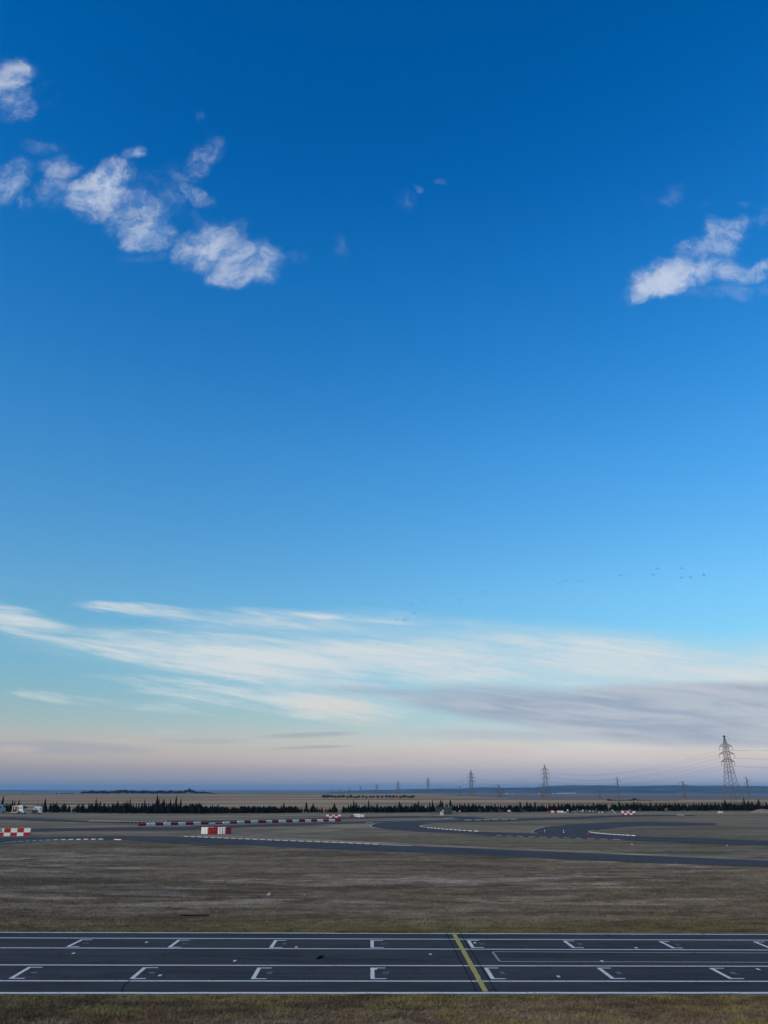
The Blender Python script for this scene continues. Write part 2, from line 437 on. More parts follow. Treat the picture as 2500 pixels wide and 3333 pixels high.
def mat_paint(name, base, wear=.35, under=(.06, .06, .062)):
    m = bpy.data.materials.new(name); m.use_nodes = True; k = NT(m.node_tree); b = k.n['Principled BSDF']
    pos = k.n.new('ShaderNodeNewGeometry').outputs['Position']
    n1 = k.noise(pos, 1.1, 6, .65); n2 = k.noise(pos, 9, 6, .7)
    c = k.mix(k.rng(n1, .35, .7), tuple(q * .82 for q in base), base)
    w = k.math('MULTIPLY', k.rng(k.math('ADD', k.math('MULTIPLY', n2, .7), k.math('MULTIPLY', n1, .3)), .53, .62), wear)
    c = k.mix(w, c, under)
    k.l.new(c, b.inputs['Base Color']); b.inputs['Roughness'].default_value = .75; b.inputs['Specular IOR Level'].default_value = .2
    return m


def mat_leaf(name, dark, light, scale=1.2):
    m = bpy.data.materials.new(name); m.use_nodes = True; k = NT(m.node_tree); b = k.n['Principled BSDF']
    oi = k.n.new('ShaderNodeObjectInfo')
    pos = k.n.new('ShaderNodeNewGeometry').outputs['Position']
    n = k.noise(pos, scale, 3, .6)
    f = k.math('ADD', k.math('MULTIPLY', n, .8), k.math('MULTIPLY', k.math('SUBTRACT', oi.outputs['Random'], .5), .35))
    k.l.new(k.mix(k.rng(f, .25, .65), dark, light), b.inputs['Base Color'])
    b.inputs['Roughness'].default_value = .8; b.inputs['Specular IOR Level'].default_value = .08
    return m


def mat_verge():
    m = bpy.data.materials.new('pale_dry_grass'); m.use_nodes = True; k = NT(m.node_tree); b = k.n['Principled BSDF']
    pos = k.n.new('ShaderNodeNewGeometry').outputs['Position']
    n = k.noise(k.mapping(pos, scale=(.25, 1, 1)), .35, 6, .65, .4); n2 = k.noise(k.mapping(pos, scale=(.3, 1, 1)), .06, 4, .6)
    c = k.mix(k.rng(n, .36, .64), (.19, .155, .10), (.33, .27, .175))
    c = k.mix(k.math('MULTIPLY', k.rng(n2, .45, .62), .6), c, (.13, .118, .095))
    k.l.new(c, b.inputs['Base Color']); b.inputs['Roughness'].default_value = .95; b.inputs['Specular IOR Level'].default_value = .05
    return m


M = dict(
    ground=mat_ground(), asphalt=mat_asphalt('asphalt'), asphalt_far=mat_asphalt('far_asphalt', (.037, .039, .041), .35),
    white=mat_paint('white_road_paint', (.66, .68, .66), .65), dull=mat_paint('worn_white_paint', (.42, .44, .45), .75), faint=mat_paint('faint_white_paint', (.27, .28, .28), .6),
    yellow=mat_paint('yellow_road_paint', (.42, .35, .10), .55), pale=mat_paint('pale_blue_paint', (.22, .30, .32), .6),
    groove=mat('dark_groove', (.008, .008, .009), 1.0, .2, 3, 0, 0, (1, 1, 1), 0.0), tar=mat('black_tar', (.006, .006, .006), 1.0, .2, 3, 0, 0, (1, 1, 1), 0.0),
    rubber=mat('skid_rubber', (.011, .011, .012), 1.0, .2, 3, 0, 0, (1, 1, 1), 0.0),
    kerb=mat('kerb_white', (.72, .72, .69), .7, .12), kerb_dark=mat('kerb_base', (.10, .085, .08), .9),
    tyre_red=mat('red_painted_tyre', (.22, .012, .02), .6, .25, 6), tyre_white=mat('white_painted_tyre', (.68, .68, .68), .6, .12, 6),
    red=mat('red_panel', (.30, .012, .025), .55, .12, 4), wpanel=mat('white_panel', (.66, .67, .67), .55, .08, 4),
    black=mat('black_plastic', (.012, .012, .014), .5), post=mat('grey_post', (.16, .16, .16), .6),
    cone=mat('cone_red', (.42, .03, .03), .5, .1), conew=mat('cone_white', (.75, .75, .75), .5, .05),
    van=mat('white_vehicle_paint', (.50, .52, .53), .45, .1, 2), glass=mat('dark_glass', (.012, .015, .02), .12, .05, 2, 0, 0, (1, 1, 1), .5),
    silver=mat('silver_vehicle_paint', (.34, .35, .37), .35, .06, 2, .4), navy=mat('dark_vehicle_paint', (.03, .035, .05), .3, .1, 2), carred=mat('red_vehicle_paint', (.25, .02, .02), .35, .1, 2),
    carmix=mat('grey_vehicle_paint', (.12, .125, .135), .35, .1, 2), rubber_t=mat('tyre_rubber', (.015, .015, .015), .9),
    shed=mat('dark_green_cladding', (.018, .036, .036), .75, .2, 5, 0, .3, (6, 6, .2)), awn=mat('dark_awning', (.05, .02, .025), .8),
    cyp=mat_leaf('cypress_foliage', (.004, .007, .007), (.012, .017, .013)), pine=mat_leaf('pine_foliage', (.010, .017, .012), (.026, .036, .024)),
    bark=mat('bark', (.07, .055, .045), .95, .2, 8), paletrunk=mat('pale_trunk', (.2, .18, .15), .95, .2, 8),
    broad=mat_leaf('broadleaf_foliage', (.013, .022, .015), (.034, .044, .026), .4), grey_leaf=mat_leaf('grey_green_foliage', (.12, .13, .1), (.2, .2, .15), 2),
    steel=mat('galvanised_steel', (.13, .135, .14), .6, .15, 1, .3), insul=mat('insulator_glass', (.05, .055, .06), .4), cable=mat('power_cable', (.05, .05, .055), .6),
    hill=None, verge=mat_verge(), bird=mat('bird_feathers', (.01, .01, .012), .7), tuft=mat_ground('grass_blades', True),
    litter=mat('white_litter', (.75, .75, .72), .8), concrete=mat('pale_concrete', (.45, .44, .42), .9), earth=mat('earth_mound', (.2, .165, .13), .95, .25, 1.5, 0, .5),
    wall=mat('pale_rendered_wall', (.36, .36, .36), .9), rooft=mat('tiled_roof', (.28, .15, .11), .9))

# ------------------------------------------------------------------ ground
def make_ground():
    ys = [-18000, -6000, -2000, -600, -200, -60, 0, 15, 30, 45, 60, 80, Y1, 130, 160, 190, 225, Y2, 300, 350, 400]
    y = 400.0
    while y < 2600: y += 40 if y < 1300 else 100; ys.append(y)
    ys += [3000, 3600, 4500, 6000, 8000, 11000, 14500, 19500]
    xs = sorted(set([s * q for s in (-1, 1) for q in [0, 8, 20, 40, 65, 95, 130, 170, 210, 250, 300, 350, 400, 460, 520, 600, 700, 800, 950, 1100, 1300, 1600, 2000, 2600, 3600, 5000, 8000, 12500, 18000]]))
    vs = [(x, y, gz(x, y)) for y in ys for x in xs]; nx = len(xs)
    fs = [(j * nx + i, j * nx + i + 1, (j + 1) * nx + i + 1, (j + 1) * nx + i) for j in range(len(ys) - 1) for i in range(nx - 1)]
    b = MB(); b.add(vs, fs); o = b.build('ground', M['ground'])
    tag(o, 'dry grassland and stubble fields reaching to the horizon', None, None, 'structure')


make_ground()


def cr(pts, n):
    """Catmull-Rom through points"""
    out = []
    P = [2 * np.array(pts[0]) - np.array(pts[1])] + [np.array(p, float) for p in pts] + [2 * np.array(pts[-1]) - np.array(pts[-2])]
    for i in range(1, len(P) - 2):
        for j in range(n):
            t = j / n; a, b_, c_, d_ = P[i - 1], P[i], P[i + 1], P[i + 2]
            out.append(.5 * (2 * b_ + (c_ - a) * t + (2 * a - 5 * b_ + 4 * c_ - d_) * t * t + (3 * b_ - a - 3 * c_ + d_) * t ** 3))
    out.append(P[-2]); return out


def resample(pts, n):
    P = np.array(pts); L = np.concatenate([[0], np.cumsum(np.linalg.norm(np.diff(P, axis=0), axis=1))])
    return np.array([[np.interp(t, L, P[:, k_]) for k_ in range(P.shape[1])] for t in np.linspace(0, L[-1], n)])


def ground_line(pix, n=10):
    return [np.array(g(*p)) for p in cr(pix, n)]


def strip(name, far, near, m, up, n=60, parent=None):
    """sheet between two lines of photo points, laid on the ground"""
    A, B = resample(ground_line(far), n), resample(ground_line(near), n)
    K = 5; vs = []
    for a, b_ in zip(A, B):
        for t in range(K):
            p = a + (b_ - a) * t / (K - 1); vs.append((p[0], p[1], gz(p[0], p[1]) + up))
    fs = [(i * K + t, (i + 1) * K + t, (i + 1) * K + t + 1, i * K + t + 1) for i in range(n - 1) for t in range(K - 1)]
    o = MB().add(vs, [f[::-1] for f in fs]).build(name, m, parent)
    me = o.data
    if me.polygons[0].normal.z < 0: me.flip_normals()
    return o


def line_mesh(pts, w, up, mb=None):
    """painted line of width w along ground points"""
    mb = mb or MB(); P = [np.array(p[:2]) for p in pts]; vs = []
    for i, p in enumerate(P):
        d = P[min(i + 1, len(P) - 1)] - P[max(i - 1, 0)]; d = d / np.linalg.norm(d); nrm = np.array((-d[1], d[0])) * w / 2
        for q in (p - nrm, p + nrm): vs.append((q[0], q[1], gz(q[0], q[1]) + up))
    return mb.add(vs, [(2 * i, 2 * i + 2, 2 * i + 3, 2 * i + 1) for i in range(len(P) - 1)])


def text_mesh(cu):
    o = bpy.data.objects.new('text', cu); me = bpy.data.meshes.new_from_object(o); bpy.data.objects.remove(o)
    return me


# ------------------------------------------------------------------ start straight
def straight():
    def through(pl, pr, ext=26):
        a, b_ = np.array(g(*pl)), np.array(g(*pr)); d = (b_ - a) / np.linalg.norm(b_ - a)
        n = 9; return [a - d * ext + (b_ - a + 2 * d * ext) * i / (n - 1) for i in range(n)]
    far, near = through((0, 3034.5), (2500, 3041.5)), through((0, 3235), (2500, 3234.5))
    vs = [(p[0], p[1], .006) for p in near] + [(p[0], p[1], .006) for p in far]; n = len(far)
    t = MB().add(vs, [(i, i + 1, n + i + 1, n + i) for i in range(n - 1)]).build('race_track', M['asphalt'])
    tag(t, 'dark asphalt start straight crossing the foreground, painted with white grid boxes', None, None, 'structure')
    for (l, r, w) in (((0, 3035.6), (2500, 3042.6), .13), ((0, 3233.4), (2500, 3232.8), .18)):
        P = resample(through(l, r), 160); mb = MB(); vs = []
        for i, p in enumerate(P):                                   # hand-painted edge, a little uneven
            j = .012 * math.sin(i * 1.7) + rnd.uniform(-.012, .012)
            vs += [(p[0], p[1] - w / 2 + j, .011), (p[0], p[1] + w / 2 + j * .5, .011)]
        mb.add(vs, [(2 * i, 2 * i + 2, 2 * i + 3, 2 * i + 1) for i in range(159)]).build('edge_line', M['white'], t)
    for l, r in (((0, 3053.6), (2500, 3061)), ((0, 3086), (2500, 3093.2)), ((0, 3141.8), (2500, 3146.2)), ((0, 3193.6), (2500, 3195.4))):
        line_mesh(resample(through(l, r), 40), .125, .0105).build('lane_line', M['white'], t)
    boxes = [(262, 3059.3, 214, 3083, 302, 5), (578, 3060.3, 545, 3085, 619, 7), (893, 3061.2, 876, 3086, 933, 9), (1206, 3061.3, 1206, 3086, 1247, 11),
             (1519, 3061.6, 1534, 3086, 1559, 13), (1831, 3063, 1863, 3086.6, 1868, 15), (2143, 3065, 2188, 3087.6, 2178, 17), (2450, 3066, 2506, 3089, 2487, 19),
             (92, 3148.6, 27, 3186.6, 140, 6), (466, 3150, 421, 3187.4, 515, 8), (838, 3151, 816, 3188, 885, 10), (1206, 3151, 1206, 3188, 1255, 12),
             (1575, 3151, 1598, 3188, 1622, 14), (1942, 3151.2, 1989, 3187.4, 1988, 16), (2307, 3152, 2374, 3187.6, 2354, 18)]
    for (tx, ty, bx, by, ex, num) in boxes:
        a, c_ = np.array(g(tx, ty)), np.array(g(bx, by)); L = g(ex, ty)[0] - a[0]; w, z = .13, .0118
        d = (c_[0] - a[0]) / (c_[1] - a[1]); th = .095
        xa = lambda yy: a[0] + d * (yy - a[1])
        y1, y0 = a[1], c_[1]
        out = [(xa(y1), y1), (xa(y1) + L, y1), (xa(y1) + L, y1 - th), (xa(y1) + w, y1 - th), (xa(y0) + w, y0 + th), (xa(y0) + L, y0 + th), (xa(y0) + L, y0), (xa(y0), y0)]
        vs = [(x, y, z) for x, y in out]
        MB().add(vs, [(3, 2, 1, 0), (7, 4, 3, 0), (7, 6, 5, 4)][::1]).build('grid_box', M['white' if num not in (12, 10) else 'white'], t)
        cu = bpy.data.curves.new('grid_number', 'FONT'); cu.body = str(num); cu.size = .36; cu.align_x = 'CENTER'; cu.align_y = 'CENTER'; cu.offset = .004
        cu.materials.append(M['faint'])
        o = link('grid_number', text_mesh(cu), t, (xa((y0 + y1) / 2) + .50, (y0 + y1) / 2, .0125), R(90), (1.0, .72, 1))
    for px, py in ((239, 3104), (477, 3068), (764, 3128.5), (521, 3176), (964.5, 3083.2), (1401, 3107), (1223, 3155), (1545.6, 3069.5), (1960, 3129.5), (1818, 3179.6), (2071, 3086), (2468, 3156)):
        x, y, _ = g(px, py); MB().box((x, y, .012), (.095, .2, .004)).build('position_mark', M['white'], t)
    # yellow finish line with a saw cut on either side
    q = [g(1469.5, 3037.2), g(1482.5, 3037.2), g(1590, 3229), g(1572.5, 3229)]
    N = 24; vs = []
    for i in range(N + 1):
        f = i / N; l = np.array(q[0]) * (1 - f) + np.array(q[3]) * f; r = np.array(q[1]) * (1 - f) + np.array(q[2]) * f
        vs += [(l[0] + rnd.uniform(-.008, .008), l[1], .0145), (r[0] + rnd.uniform(-.008, .008), r[1], .0145)]
    MB().add(vs, [(2 * i, 2 * i + 2, 2 * i + 3, 2 * i + 1) for i in range(N)]).build('finish_line', M['yellow'], t).data.flip_normals()
    for a, b_ in (((1452, 3037), (1553, 3231)), ((1497, 3037), (1616, 3231))):
        P = resample([g(*a), g(*b_)], 14); P = [p + np.array((rnd.uniform(-.015, .015), 0, 0)) for p in P]
        line_mesh(P, .022, .0165).build('saw_cut', M['groove'], t)
    # faded service box in the middle lane
    line_mesh(resample([g(1602, 3099), g(2500, 3103), g(3300, 3106)], 30), .07, .0128).build('service_line', M['dull'], t)
    line_mesh(resample([g(1628, 3131), g(2500, 3133.4), g(3300, 3136)], 30), .07, .0128).build('service_line', M['dull'], t)
    line_mesh([g(1604, 3099.8), g(1626, 3130.4)], .085, .0122).build('service_line', M['pale'], t)
    # tar patch, skid marks, cracks
    x, y, _ = g(1043, 3117); s_ = .011
    pts = [(-.11, -.20), (-.02, -.21), (.05, -.12), (.13, .16), (.06, .18), (-.03, .20), (-.06, .08), (-.09, -.02)]
    MB().add([(x + a * 1.15, y + b_ * 1.6, s_) for a, b_ in pts], [tuple(range(8))]).build('tar_patch', M['tar'], t)
    for pts, w in (([(1048, 3120.6), (1120, 3122), (1260, 3124.5), (1390, 3127)], .035), ([(650, 3110.5), (740, 3118), (830, 3123.5), (860, 3125)], .03), ([(870, 3110.5), (930, 3112.5), (995, 3114.8)], .028),
                   ([(360, 3085), (395, 3073), (418, 3069)], .02)):
        line_mesh(ground_line(pts, 6), w, .0098).build('skid_mark', M['rubber'], t)
    for pts in ([(398, 3231), (402, 3212), (418, 3196), (425, 3188)], [(1972, 3042), (1998, 3054)], [(2014, 3031), (2020, 3040)]):
        P = [p + np.array((rnd.uniform(-.02, .02), rnd.uniform(-.03, .03), 0)) for p in ground_line(pts, 4)]
        line_mesh(P, .022, .0165).build('crack', M['groove'], t)
    return t


straight()


# ------------------------------------------------------------------ the winding part of the circuit
def circuit():
    tr = []
    def track(label, far, near, up, n=60):
        o = strip('race_track', far, near, M['asphalt_far'], up, n); tag(o, label, None, None, 'structure'); tr.append(o); return o
    a = track('asphalt track slanting across the middle of the infield',
              [(-420, 2752), (-200, 2734), (0, 2727.5), (150, 2724.5), (400, 2722.8), (620, 2724.3), (736, 2729.6), (890, 2736.2), (1083, 2743.7), (1260, 2750.8), (1433, 2757.7), (1626, 2766), (1880, 2776), (2169, 2789), (2500, 2802), (3000, 2821)],
              [(-420, 2772), (-200, 2758), (0, 2748.5), (93, 2740.2), (200, 2735.2), (309, 2734.2), (400, 2735), (620, 2746.5), (813, 2753.5), (1006, 2763), (1260, 2773), (1433, 2780), (1626, 2789.5), (1880, 2799), (2169, 2811), (2500, 2822.5), (3000, 2842)], .03, 90)
    c_ = track('asphalt track running below the long red and white tyre wall',
               [(-420, 2703), (0, 2698), (300, 2694.5), (600, 2690.5), (800, 2684.5), (1000, 2678.5), (1120, 2675.2), (1233, 2673.5), (1393, 2670.5), (1515, 2668), (1668, 2665), (1800, 2661), (1916, 2657.6), (2022, 2653.5), (2110, 2652), (2260, 2652.8)],
               [(-420, 2720), (0, 2710), (300, 2704), (600, 2701.5), (800, 2693), (1000, 2686), (1120, 2681.5), (1233, 2680), (1393, 2678), (1515, 2676.5), (1668, 2672.6), (1800, 2667.5), (1916, 2664), (2022, 2659.5), (2110, 2657.5), (2260, 2656.4)], .034, 90)
    d_ = track('asphalt hairpin with striped kerb in the far infield',
               [(1234, 2679), (1300, 2677.5), (1420, 2682), (1384, 2685.6), (1366, 2690), (1385, 2694), (1440, 2699.5), (1520, 2704.5), (1580, 2708.5), (1734, 2713.2), (1920, 2714.5), (2072, 2722.4), (2200, 2727), (2293, 2730), (2500, 2738), (2900, 2754)],
               [(1232, 2679.4), (1211.6, 2684.6), (1206, 2690), (1219, 2695), (1258, 2701), (1302, 2704), (1373, 2707.8), (1450, 2711.5), (1520, 2714.5), (1616, 2720.8), (1789, 2727.3), (1925, 2732), (2031, 2735.4), (2120, 2739), (2293, 2745.4), (2500, 2752.5), (2900, 2768)], .038, 90)
    e_ = track('asphalt link road joining the hairpin behind the three cones',
               [(1736, 2706), (1770, 2694), (1830, 2687.5), (1877, 2683), (1973, 2678), (2089, 2675.8), (2200, 2677), (2330, 2680)],
               [(1760, 2716), (1840, 2717), (1918, 2714), (1919, 2707), (1936, 2703.5), (1973, 2697.5), (2031, 2692), (2120, 2688.5), (2220, 2687), (2330, 2686)], .042, 50)
    f_ = track('far asphalt loop passing close to the cypress hedge',
               [(-420, 2652), (0, 2659.5), (154, 2665), (289, 2672), (450, 2674), (600, 2673.6), (793, 2669.5), (977, 2664), (1060, 2662), (1220, 2658.3), (1335, 2657), (1450, 2657.6), (1540, 2660), (1590, 2664.4)],
               [(-420, 2664), (0, 2668.5), (154, 2673.5), (289, 2677), (450, 2680), (600, 2679), (793, 2674.5), (977, 2668.6), (1060, 2666.4), (1220, 2664), (1335, 2662), (1430, 2661.6), (1475, 2663.5), (1500, 2668.6)], .046, 80)
    def verge(label, far, near, up=.02):
        tag(strip('dirt_verge', far, near, M['verge'], up, 50), label, None, None, 'structure')
    verge('strip of pale dry grass behind the far track at left', [(-300, 2698), (0, 2695.6), (300, 2691.6), (620, 2687)], [(-300, 2703), (0, 2698.6), (300, 2695), (620, 2690.8)], .02)
    verge('band of pale dry grass beyond the slanting track', [(640, 2717), (900, 2727), (1260, 2743), (1626, 2759.4), (1880, 2770), (2169, 2783.4), (2500, 2797.4), (3000, 2816)], [(640, 2725.2), (900, 2737), (1260, 2751.4), (1626, 2766.6), (1880, 2776.6), (2169, 2789.6), (2500, 2802.6), (3000, 2821.6)], .022)
    verge('straw-coloured grass inside the hairpin approach', [(880, 2707), (977, 2697.5), (1054, 2690.6), (1131, 2683.2), (1200, 2680.6)], [(820, 2722), (977, 2713), (1080, 2707), (1160, 2698), (1206, 2690)], .024)
    verge('pale strip of dry grass in front of the hedge', [(-300, 2650), (0, 2652.4), (300, 2654.5), (600, 2655.5), (1000, 2651.6), (1400, 2648.5)], [(-300, 2652), (0, 2656.6), (300, 2661), (600, 2662), (1000, 2656.5), (1400, 2653)], .018)
    verge('pale strip of dry grass in front of the car lot', [(1420, 2652.4), (1700, 2650.6), (2000, 2648), (2300, 2644.6), (2600, 2644)], [(1420, 2656), (1700, 2657), (2000, 2652), (2300, 2648.4), (2600, 2648)], .018)
    W = M['white']
    def edge(tk, pts, w, up, m='white'): line_mesh(ground_line(pts, 6), w, up).build('edge_line', M[m], tk)
    edge(d_, [(1460, 2671.8), (1393, 2673), (1316, 2675), (1238, 2678.2), (1211.6, 2684.6), (1206, 2690), (1219, 2695), (1258, 2701), (1302, 2703.6)], .17, .05)
    edge(d_, [(1420, 2683), (1385, 2686.2), (1368.5, 2690.2), (1386, 2694.2)], .3, .052)
    edge(e_, [(1734, 2713), (1733.4, 2706.5), (1749, 2699), (1770, 2694.2)], .13, .054, 'dull')
    edge(e_, [(1935, 2703.6), (1921, 2706.6), (1919.6, 2709), (1930, 2712)], .2, .054)
    edge(d_, [(1300, 2703.8), (1450, 2711.2), (1600, 2719.4)], .1, .05, 'dull')
    edge(a, [(1240, 2751), (1290, 2752.8), (1340, 2754.4)], .4, .042)
    edge(a, [(620, 2747.2), (813, 2754.4), (1006, 2764), (1260, 2774), (1433, 2780.6), (1560, 2786.6), (1760, 2795.4)], .1, .042, 'dull')
    edge(d_, [(1940, 2733), (2031, 2735.8), (2034, 2735.9)], .16, .05, 'dull')

    def kerb(tk, path, n, w, gap, hgt=.05, ends=None, m='kerb'):
        """row of separate white kerb blocks along a line of photo points"""
        P = resample(ground_line(path, 8), n * 6 + 1)
        for i in range(n):
            a0, b0 = P[i * 6], P[i * 6 + 6]; b1 = a0 + (b0 - a0) * (1 - gap); mid = (a0 + b1) / 2; vs = []
            for k_, zz in ((1, 0.0), (.86, hgt)):
                for p, sy in ((a0, -1), (b1, -1), (b1, 1), (a0, 1)): vs.append(((p[0] - mid[0]) * (.98 if zz else 1), (p[1] - mid[1]) + sy * w / 2 * k_, zz))
            bb = MB().add(vs, [(3, 2, 1, 0), (4, 5, 6, 7), (0, 1, 5, 4), (1, 2, 6, 5), (2, 3, 7, 6), (3, 0, 4, 7)]).build('kerb_block', M[m], tk)
            bb.location = (mid[0], mid[1], gz(mid[0], mid[1]) + .036)
    kerb(a, [(-60, 2757), (0, 2747.6), (39, 2743), (93, 2739.6), (164, 2735.8), (237, 2733.8), (309, 2733.2), (346, 2732.8)], 21, .42, .42)
    kerb(a, [(372, 2734), (400, 2735)], 1, .3, .2)
    kerb(a, [(600, 2723.6), (736, 2729.4), (890, 2735.8), (1083, 2743.2), (1240, 2750.4)], 26, .55, .3, .05, None, 'dull')
    kerb(d_, [(1392, 2695.2), (1440, 2699.4), (1520, 2705.2), (1566, 2707.4)], 12, .8, .42)
    kerb(d_, [(1924, 2711), (1973, 2715.6), (2031, 2719.4), (2076, 2721.6)], 12, .85, .52)
    kerb(d_, [(1614, 2720.4), (1700, 2723.8), (1816, 2727.4), (1925, 2731.2), (2036, 2734.8)], 11, .15, .4, .02, None, 'dull')
    kerb(f_, [(291, 2673.2), (420, 2674.4), (548, 2673.4)], 22, .55, .45)
    kerb(f_, [(1447, 2664.4), (1462, 2663.8), (1474, 2662.6)], 3, .9, .25)
    kerb(f_, [(1372, 2660.2), (1405, 2659.8)], 3, .3, .4, .05, None, 'dull')
    kerb(c_, [(1512, 2670.3), (1571, 2669.2), (1606, 2668.4), (1690, 2666.8)], 6, .42, .3)
    kerb(c_, [(2206, 2653.8), (2230, 2654.2)], 2, .8, .3)
    kerb(c_, [(1190, 2679.6), (1216, 2678.4)], 2, .7, .1)


circuit()


# ------------------------------------------------------------------ tyre walls
def tyre_profile(R0, hgt):
    r, h2 = R0, hgt
    return [(r * .55, 0.02 * h2), (r * .80, 0), (r * .95, .10 * h2), (r, .32 * h2), (r, .68 * h2), (r * .95, .90 * h2), (r * .80, h2), (r * .55, .98 * h2), (r * .50, .5 * h2), (r * .55, .02 * h2)]


def tyre_walls():
    # long low wall: packs of kart tyres, red and white in turn
    r_, h_ = .165, .19
    packs = {}
    for m in ('tyre_red', 'tyre_white'):
        b = MB()
        for ci in range(4):
            for li in range(2):
                b.rev(tyre_profile(r_ * (1 - .03 * ((ci + li) % 2)), h_), ((ci - 1.5) * .325, .015 * (li * 2 - 1) * (1 if ci % 2 else -1), li * h_), 12, 0, False)
        packs[m] = b.mesh('tyre_pack', [M[m]], True)
    edges = [448, 475.5, 506, 531, 556, 580, 604, 629, 653.5, 677.5, 700.5, 724.5, 748, 771.5, 795.5, 816, 840, 865.5, 885.5, 906.5, 931, 952, 973, 993, 1012.5, 1032.5, 1052, 1070.5, 1090, 1110]
    def base(px): return float(np.interp(px, [448, 620, 851, 1000, 1109], [2688.6, 2684.8, 2678.8, 2675.4, 2673.4]))
    n = len(edges) - 1
    for i in range(n):
        a, b_ = g(edges[i], base(edges[i])), g(edges[i + 1], base(edges[i + 1])); L = math.dist(a[:2], b_[:2])
        m = ('tyre_red', 'tyre_white')[i % 2]; c_ = 'red' if i % 2 == 0 else 'white'
        mid = [(p + q) / 2 for p, q in zip(a, b_)]
        lo = .52 if i in (9, 10) else .78 if 9 <= i <= 12 else 1
        o = link('tyre_pack', packs[m], None, (mid[0], mid[1], gz(mid[0], mid[1])), math.atan2(b_[1] - a[1], b_[0] - a[0]), (L / 1.30 * .985, L / 1.30, (1.06 - .10 * (i % 2 == 0)) * lo * min(1.15, L / 1.22)))
        tag(o, '%s tyre pack, %s block from the left end of the long low wall' % (c_, ordinal(i)), 'tyre barrier', 'blocks of the long red and white tyre wall')
    # the tall block of stacks beside the near track
    tm = {m: MB().rev(tyre_profile(.24, .165), (0, 0, 0), 14, 0, False).mesh('tyre', [M[m]], True) for m in ('tyre_red', 'tyre_white')}
    seq = 'WWWRRRRWWWRR'; xs = np.linspace(657, 744, 12)
    cnt = {'R': 0, 'W': 0}
    def stack(px, py, m, nt, label, dx=0, dy=0):
        x, y, z = g(px, py); x += dx; y += dy
        t = thing('tyre_stack', label, 'tyre stack', (x, y, gz(x, y)), 0, 'stacks of the tall tyre wall')
        for i in range(nt):
            o = link('tyre', tm[m], t, (rnd.uniform(-.012, .012), rnd.uniform(-.012, .012), i * .167), rnd.uniform(0, 6))
            o.scale = (.88, .88, 1)
    for i, (c_, px) in enumerate(zip(seq, xs)):
        m = 'tyre_red' if c_ == 'R' else 'tyre_white'; w = 'red' if c_ == 'R' else 'white'
        bow = -.5 * math.sin(math.pi * i / 11)
        stack(px, 2715.2, m, 5, '%s tyre stack, %s from the left in the front of the tall tyre wall' % (w, ordinal(i)), 0, bow + .5)
    for i, (px, w) in enumerate(((672, 'white'), (684, 'white'), (697, 'red'), (709, 'red'), (724, 'white'))):
        stack(px, 2715.2, 'tyre_' + w, 5, '%s tyre stack, %s from the left in the back row of the tall wall' % (w, ordinal(i)), 0, 1.0)
    # short low packs out on the far loop
    for i, (px, py, w, sx) in enumerate(((1150, 2660.2, 'red', 1.15), (1163, 2660.2, 'white', 1.3), (1175.5, 2659.6, 'white', 1.2))):
        x, y, z = g(px, py)
        tag(link('tyre_pack', packs['tyre_' + w], None, (x, y, z), 0, (sx, 1, (1.2, 1.9, 1.5)[i])),
            ('low red tyre pack left of two white ones beyond the long wall', 'taller white tyre pack between a red and a white one', 'right-hand white tyre pack of the short row of three')[i], 'tyre barrier', 'short row of tyre packs')
    for i, (px, w) in enumerate(((1789, 'red'), (1799, 'white'), (1808.5, 'red'), (1818, 'white'), (1830, 'white'))):
        x, y, z = g(px, 2646.0)
        tag(link('tyre_pack', packs['tyre_' + w], None, (x, y, z), 0, (.82, 1, 1.6)),
            '%s barrier pack, %s from the left in the row beside the parked cars' % (w, ordinal(i)), 'tyre barrier', 'barrier packs beside the parked cars')


tyre_walls()


# ------------------------------------------------------------------ chequered corner boards
def corner_board(label, lpx, rpx, pyl, pyr, top, cols, first_white, num, ncol, cat='sign'):
    a, b_ = np.array(g(lpx, pyl)), np.array(g(rpx, pyr)); d = b_ - a; L = math.hypot(d[0], d[1]); rz = math.atan2(d[1], d[0])
    hgt = height_at(a[1], lpx, top) - a[2]
    t = thing('corner_board', label, cat, tuple(a), rz)
    w = L / cols; hh = [hgt * .45, hgt * .55]; z = 0.02
    for r in range(2):
        for c_ in range(cols):
            white = ((c_ + (1 - r)) % 2 == 0) == first_white
            o = MB().box((w / 2, 0, hh[r] / 2), (w * .985, .06, hh[r] * .985)).build('panel', M['wpanel' if white else 'red'], t)
            o.location = (c_ * w, rnd.uniform(-.012, .012), z)
        z += hh[r]
    for c_ in range(cols + 1):
        MB().box((0, .09, (hgt + .02) / 2 - .05), (.06, .06, hgt)).build('post', M['post'], t).location = (c_ * w, 0, 0)
    cu = bpy.data.curves.new('number', 'FONT'); cu.body = num; cu.size = hh[1] * 1.15; cu.align_x = 'CENTER'; cu.align_y = 'CENTER'; cu.offset = .012; cu.extrude = .004
    cu.materials.append(M['black'])
    o = link('number', text_mesh(cu), t, ((ncol + .5) * w, -.055, hh[0] + .02 + hh[1] * .5)); o.rotation_euler = (R(90), 0, 0)
    return t


corner_board('chequered red and white corner board with a black 5, at the left edge', -76, 97, 2722.9, 2721.2, 2697.4, 8, False, '5', 3)
corner_board('chequered red and white corner board with a black 3 above the long tyre wall', 1061.5, 1109, 2661.8, 2661.7, 2652.0, 5, True, '3', 2)
corner_board('chequered red and white corner board with a black 7 in front of the parked cars', 2023, 2068.5, 2652.2, 2652.1, 2641.2, 5, True, '7', 2)


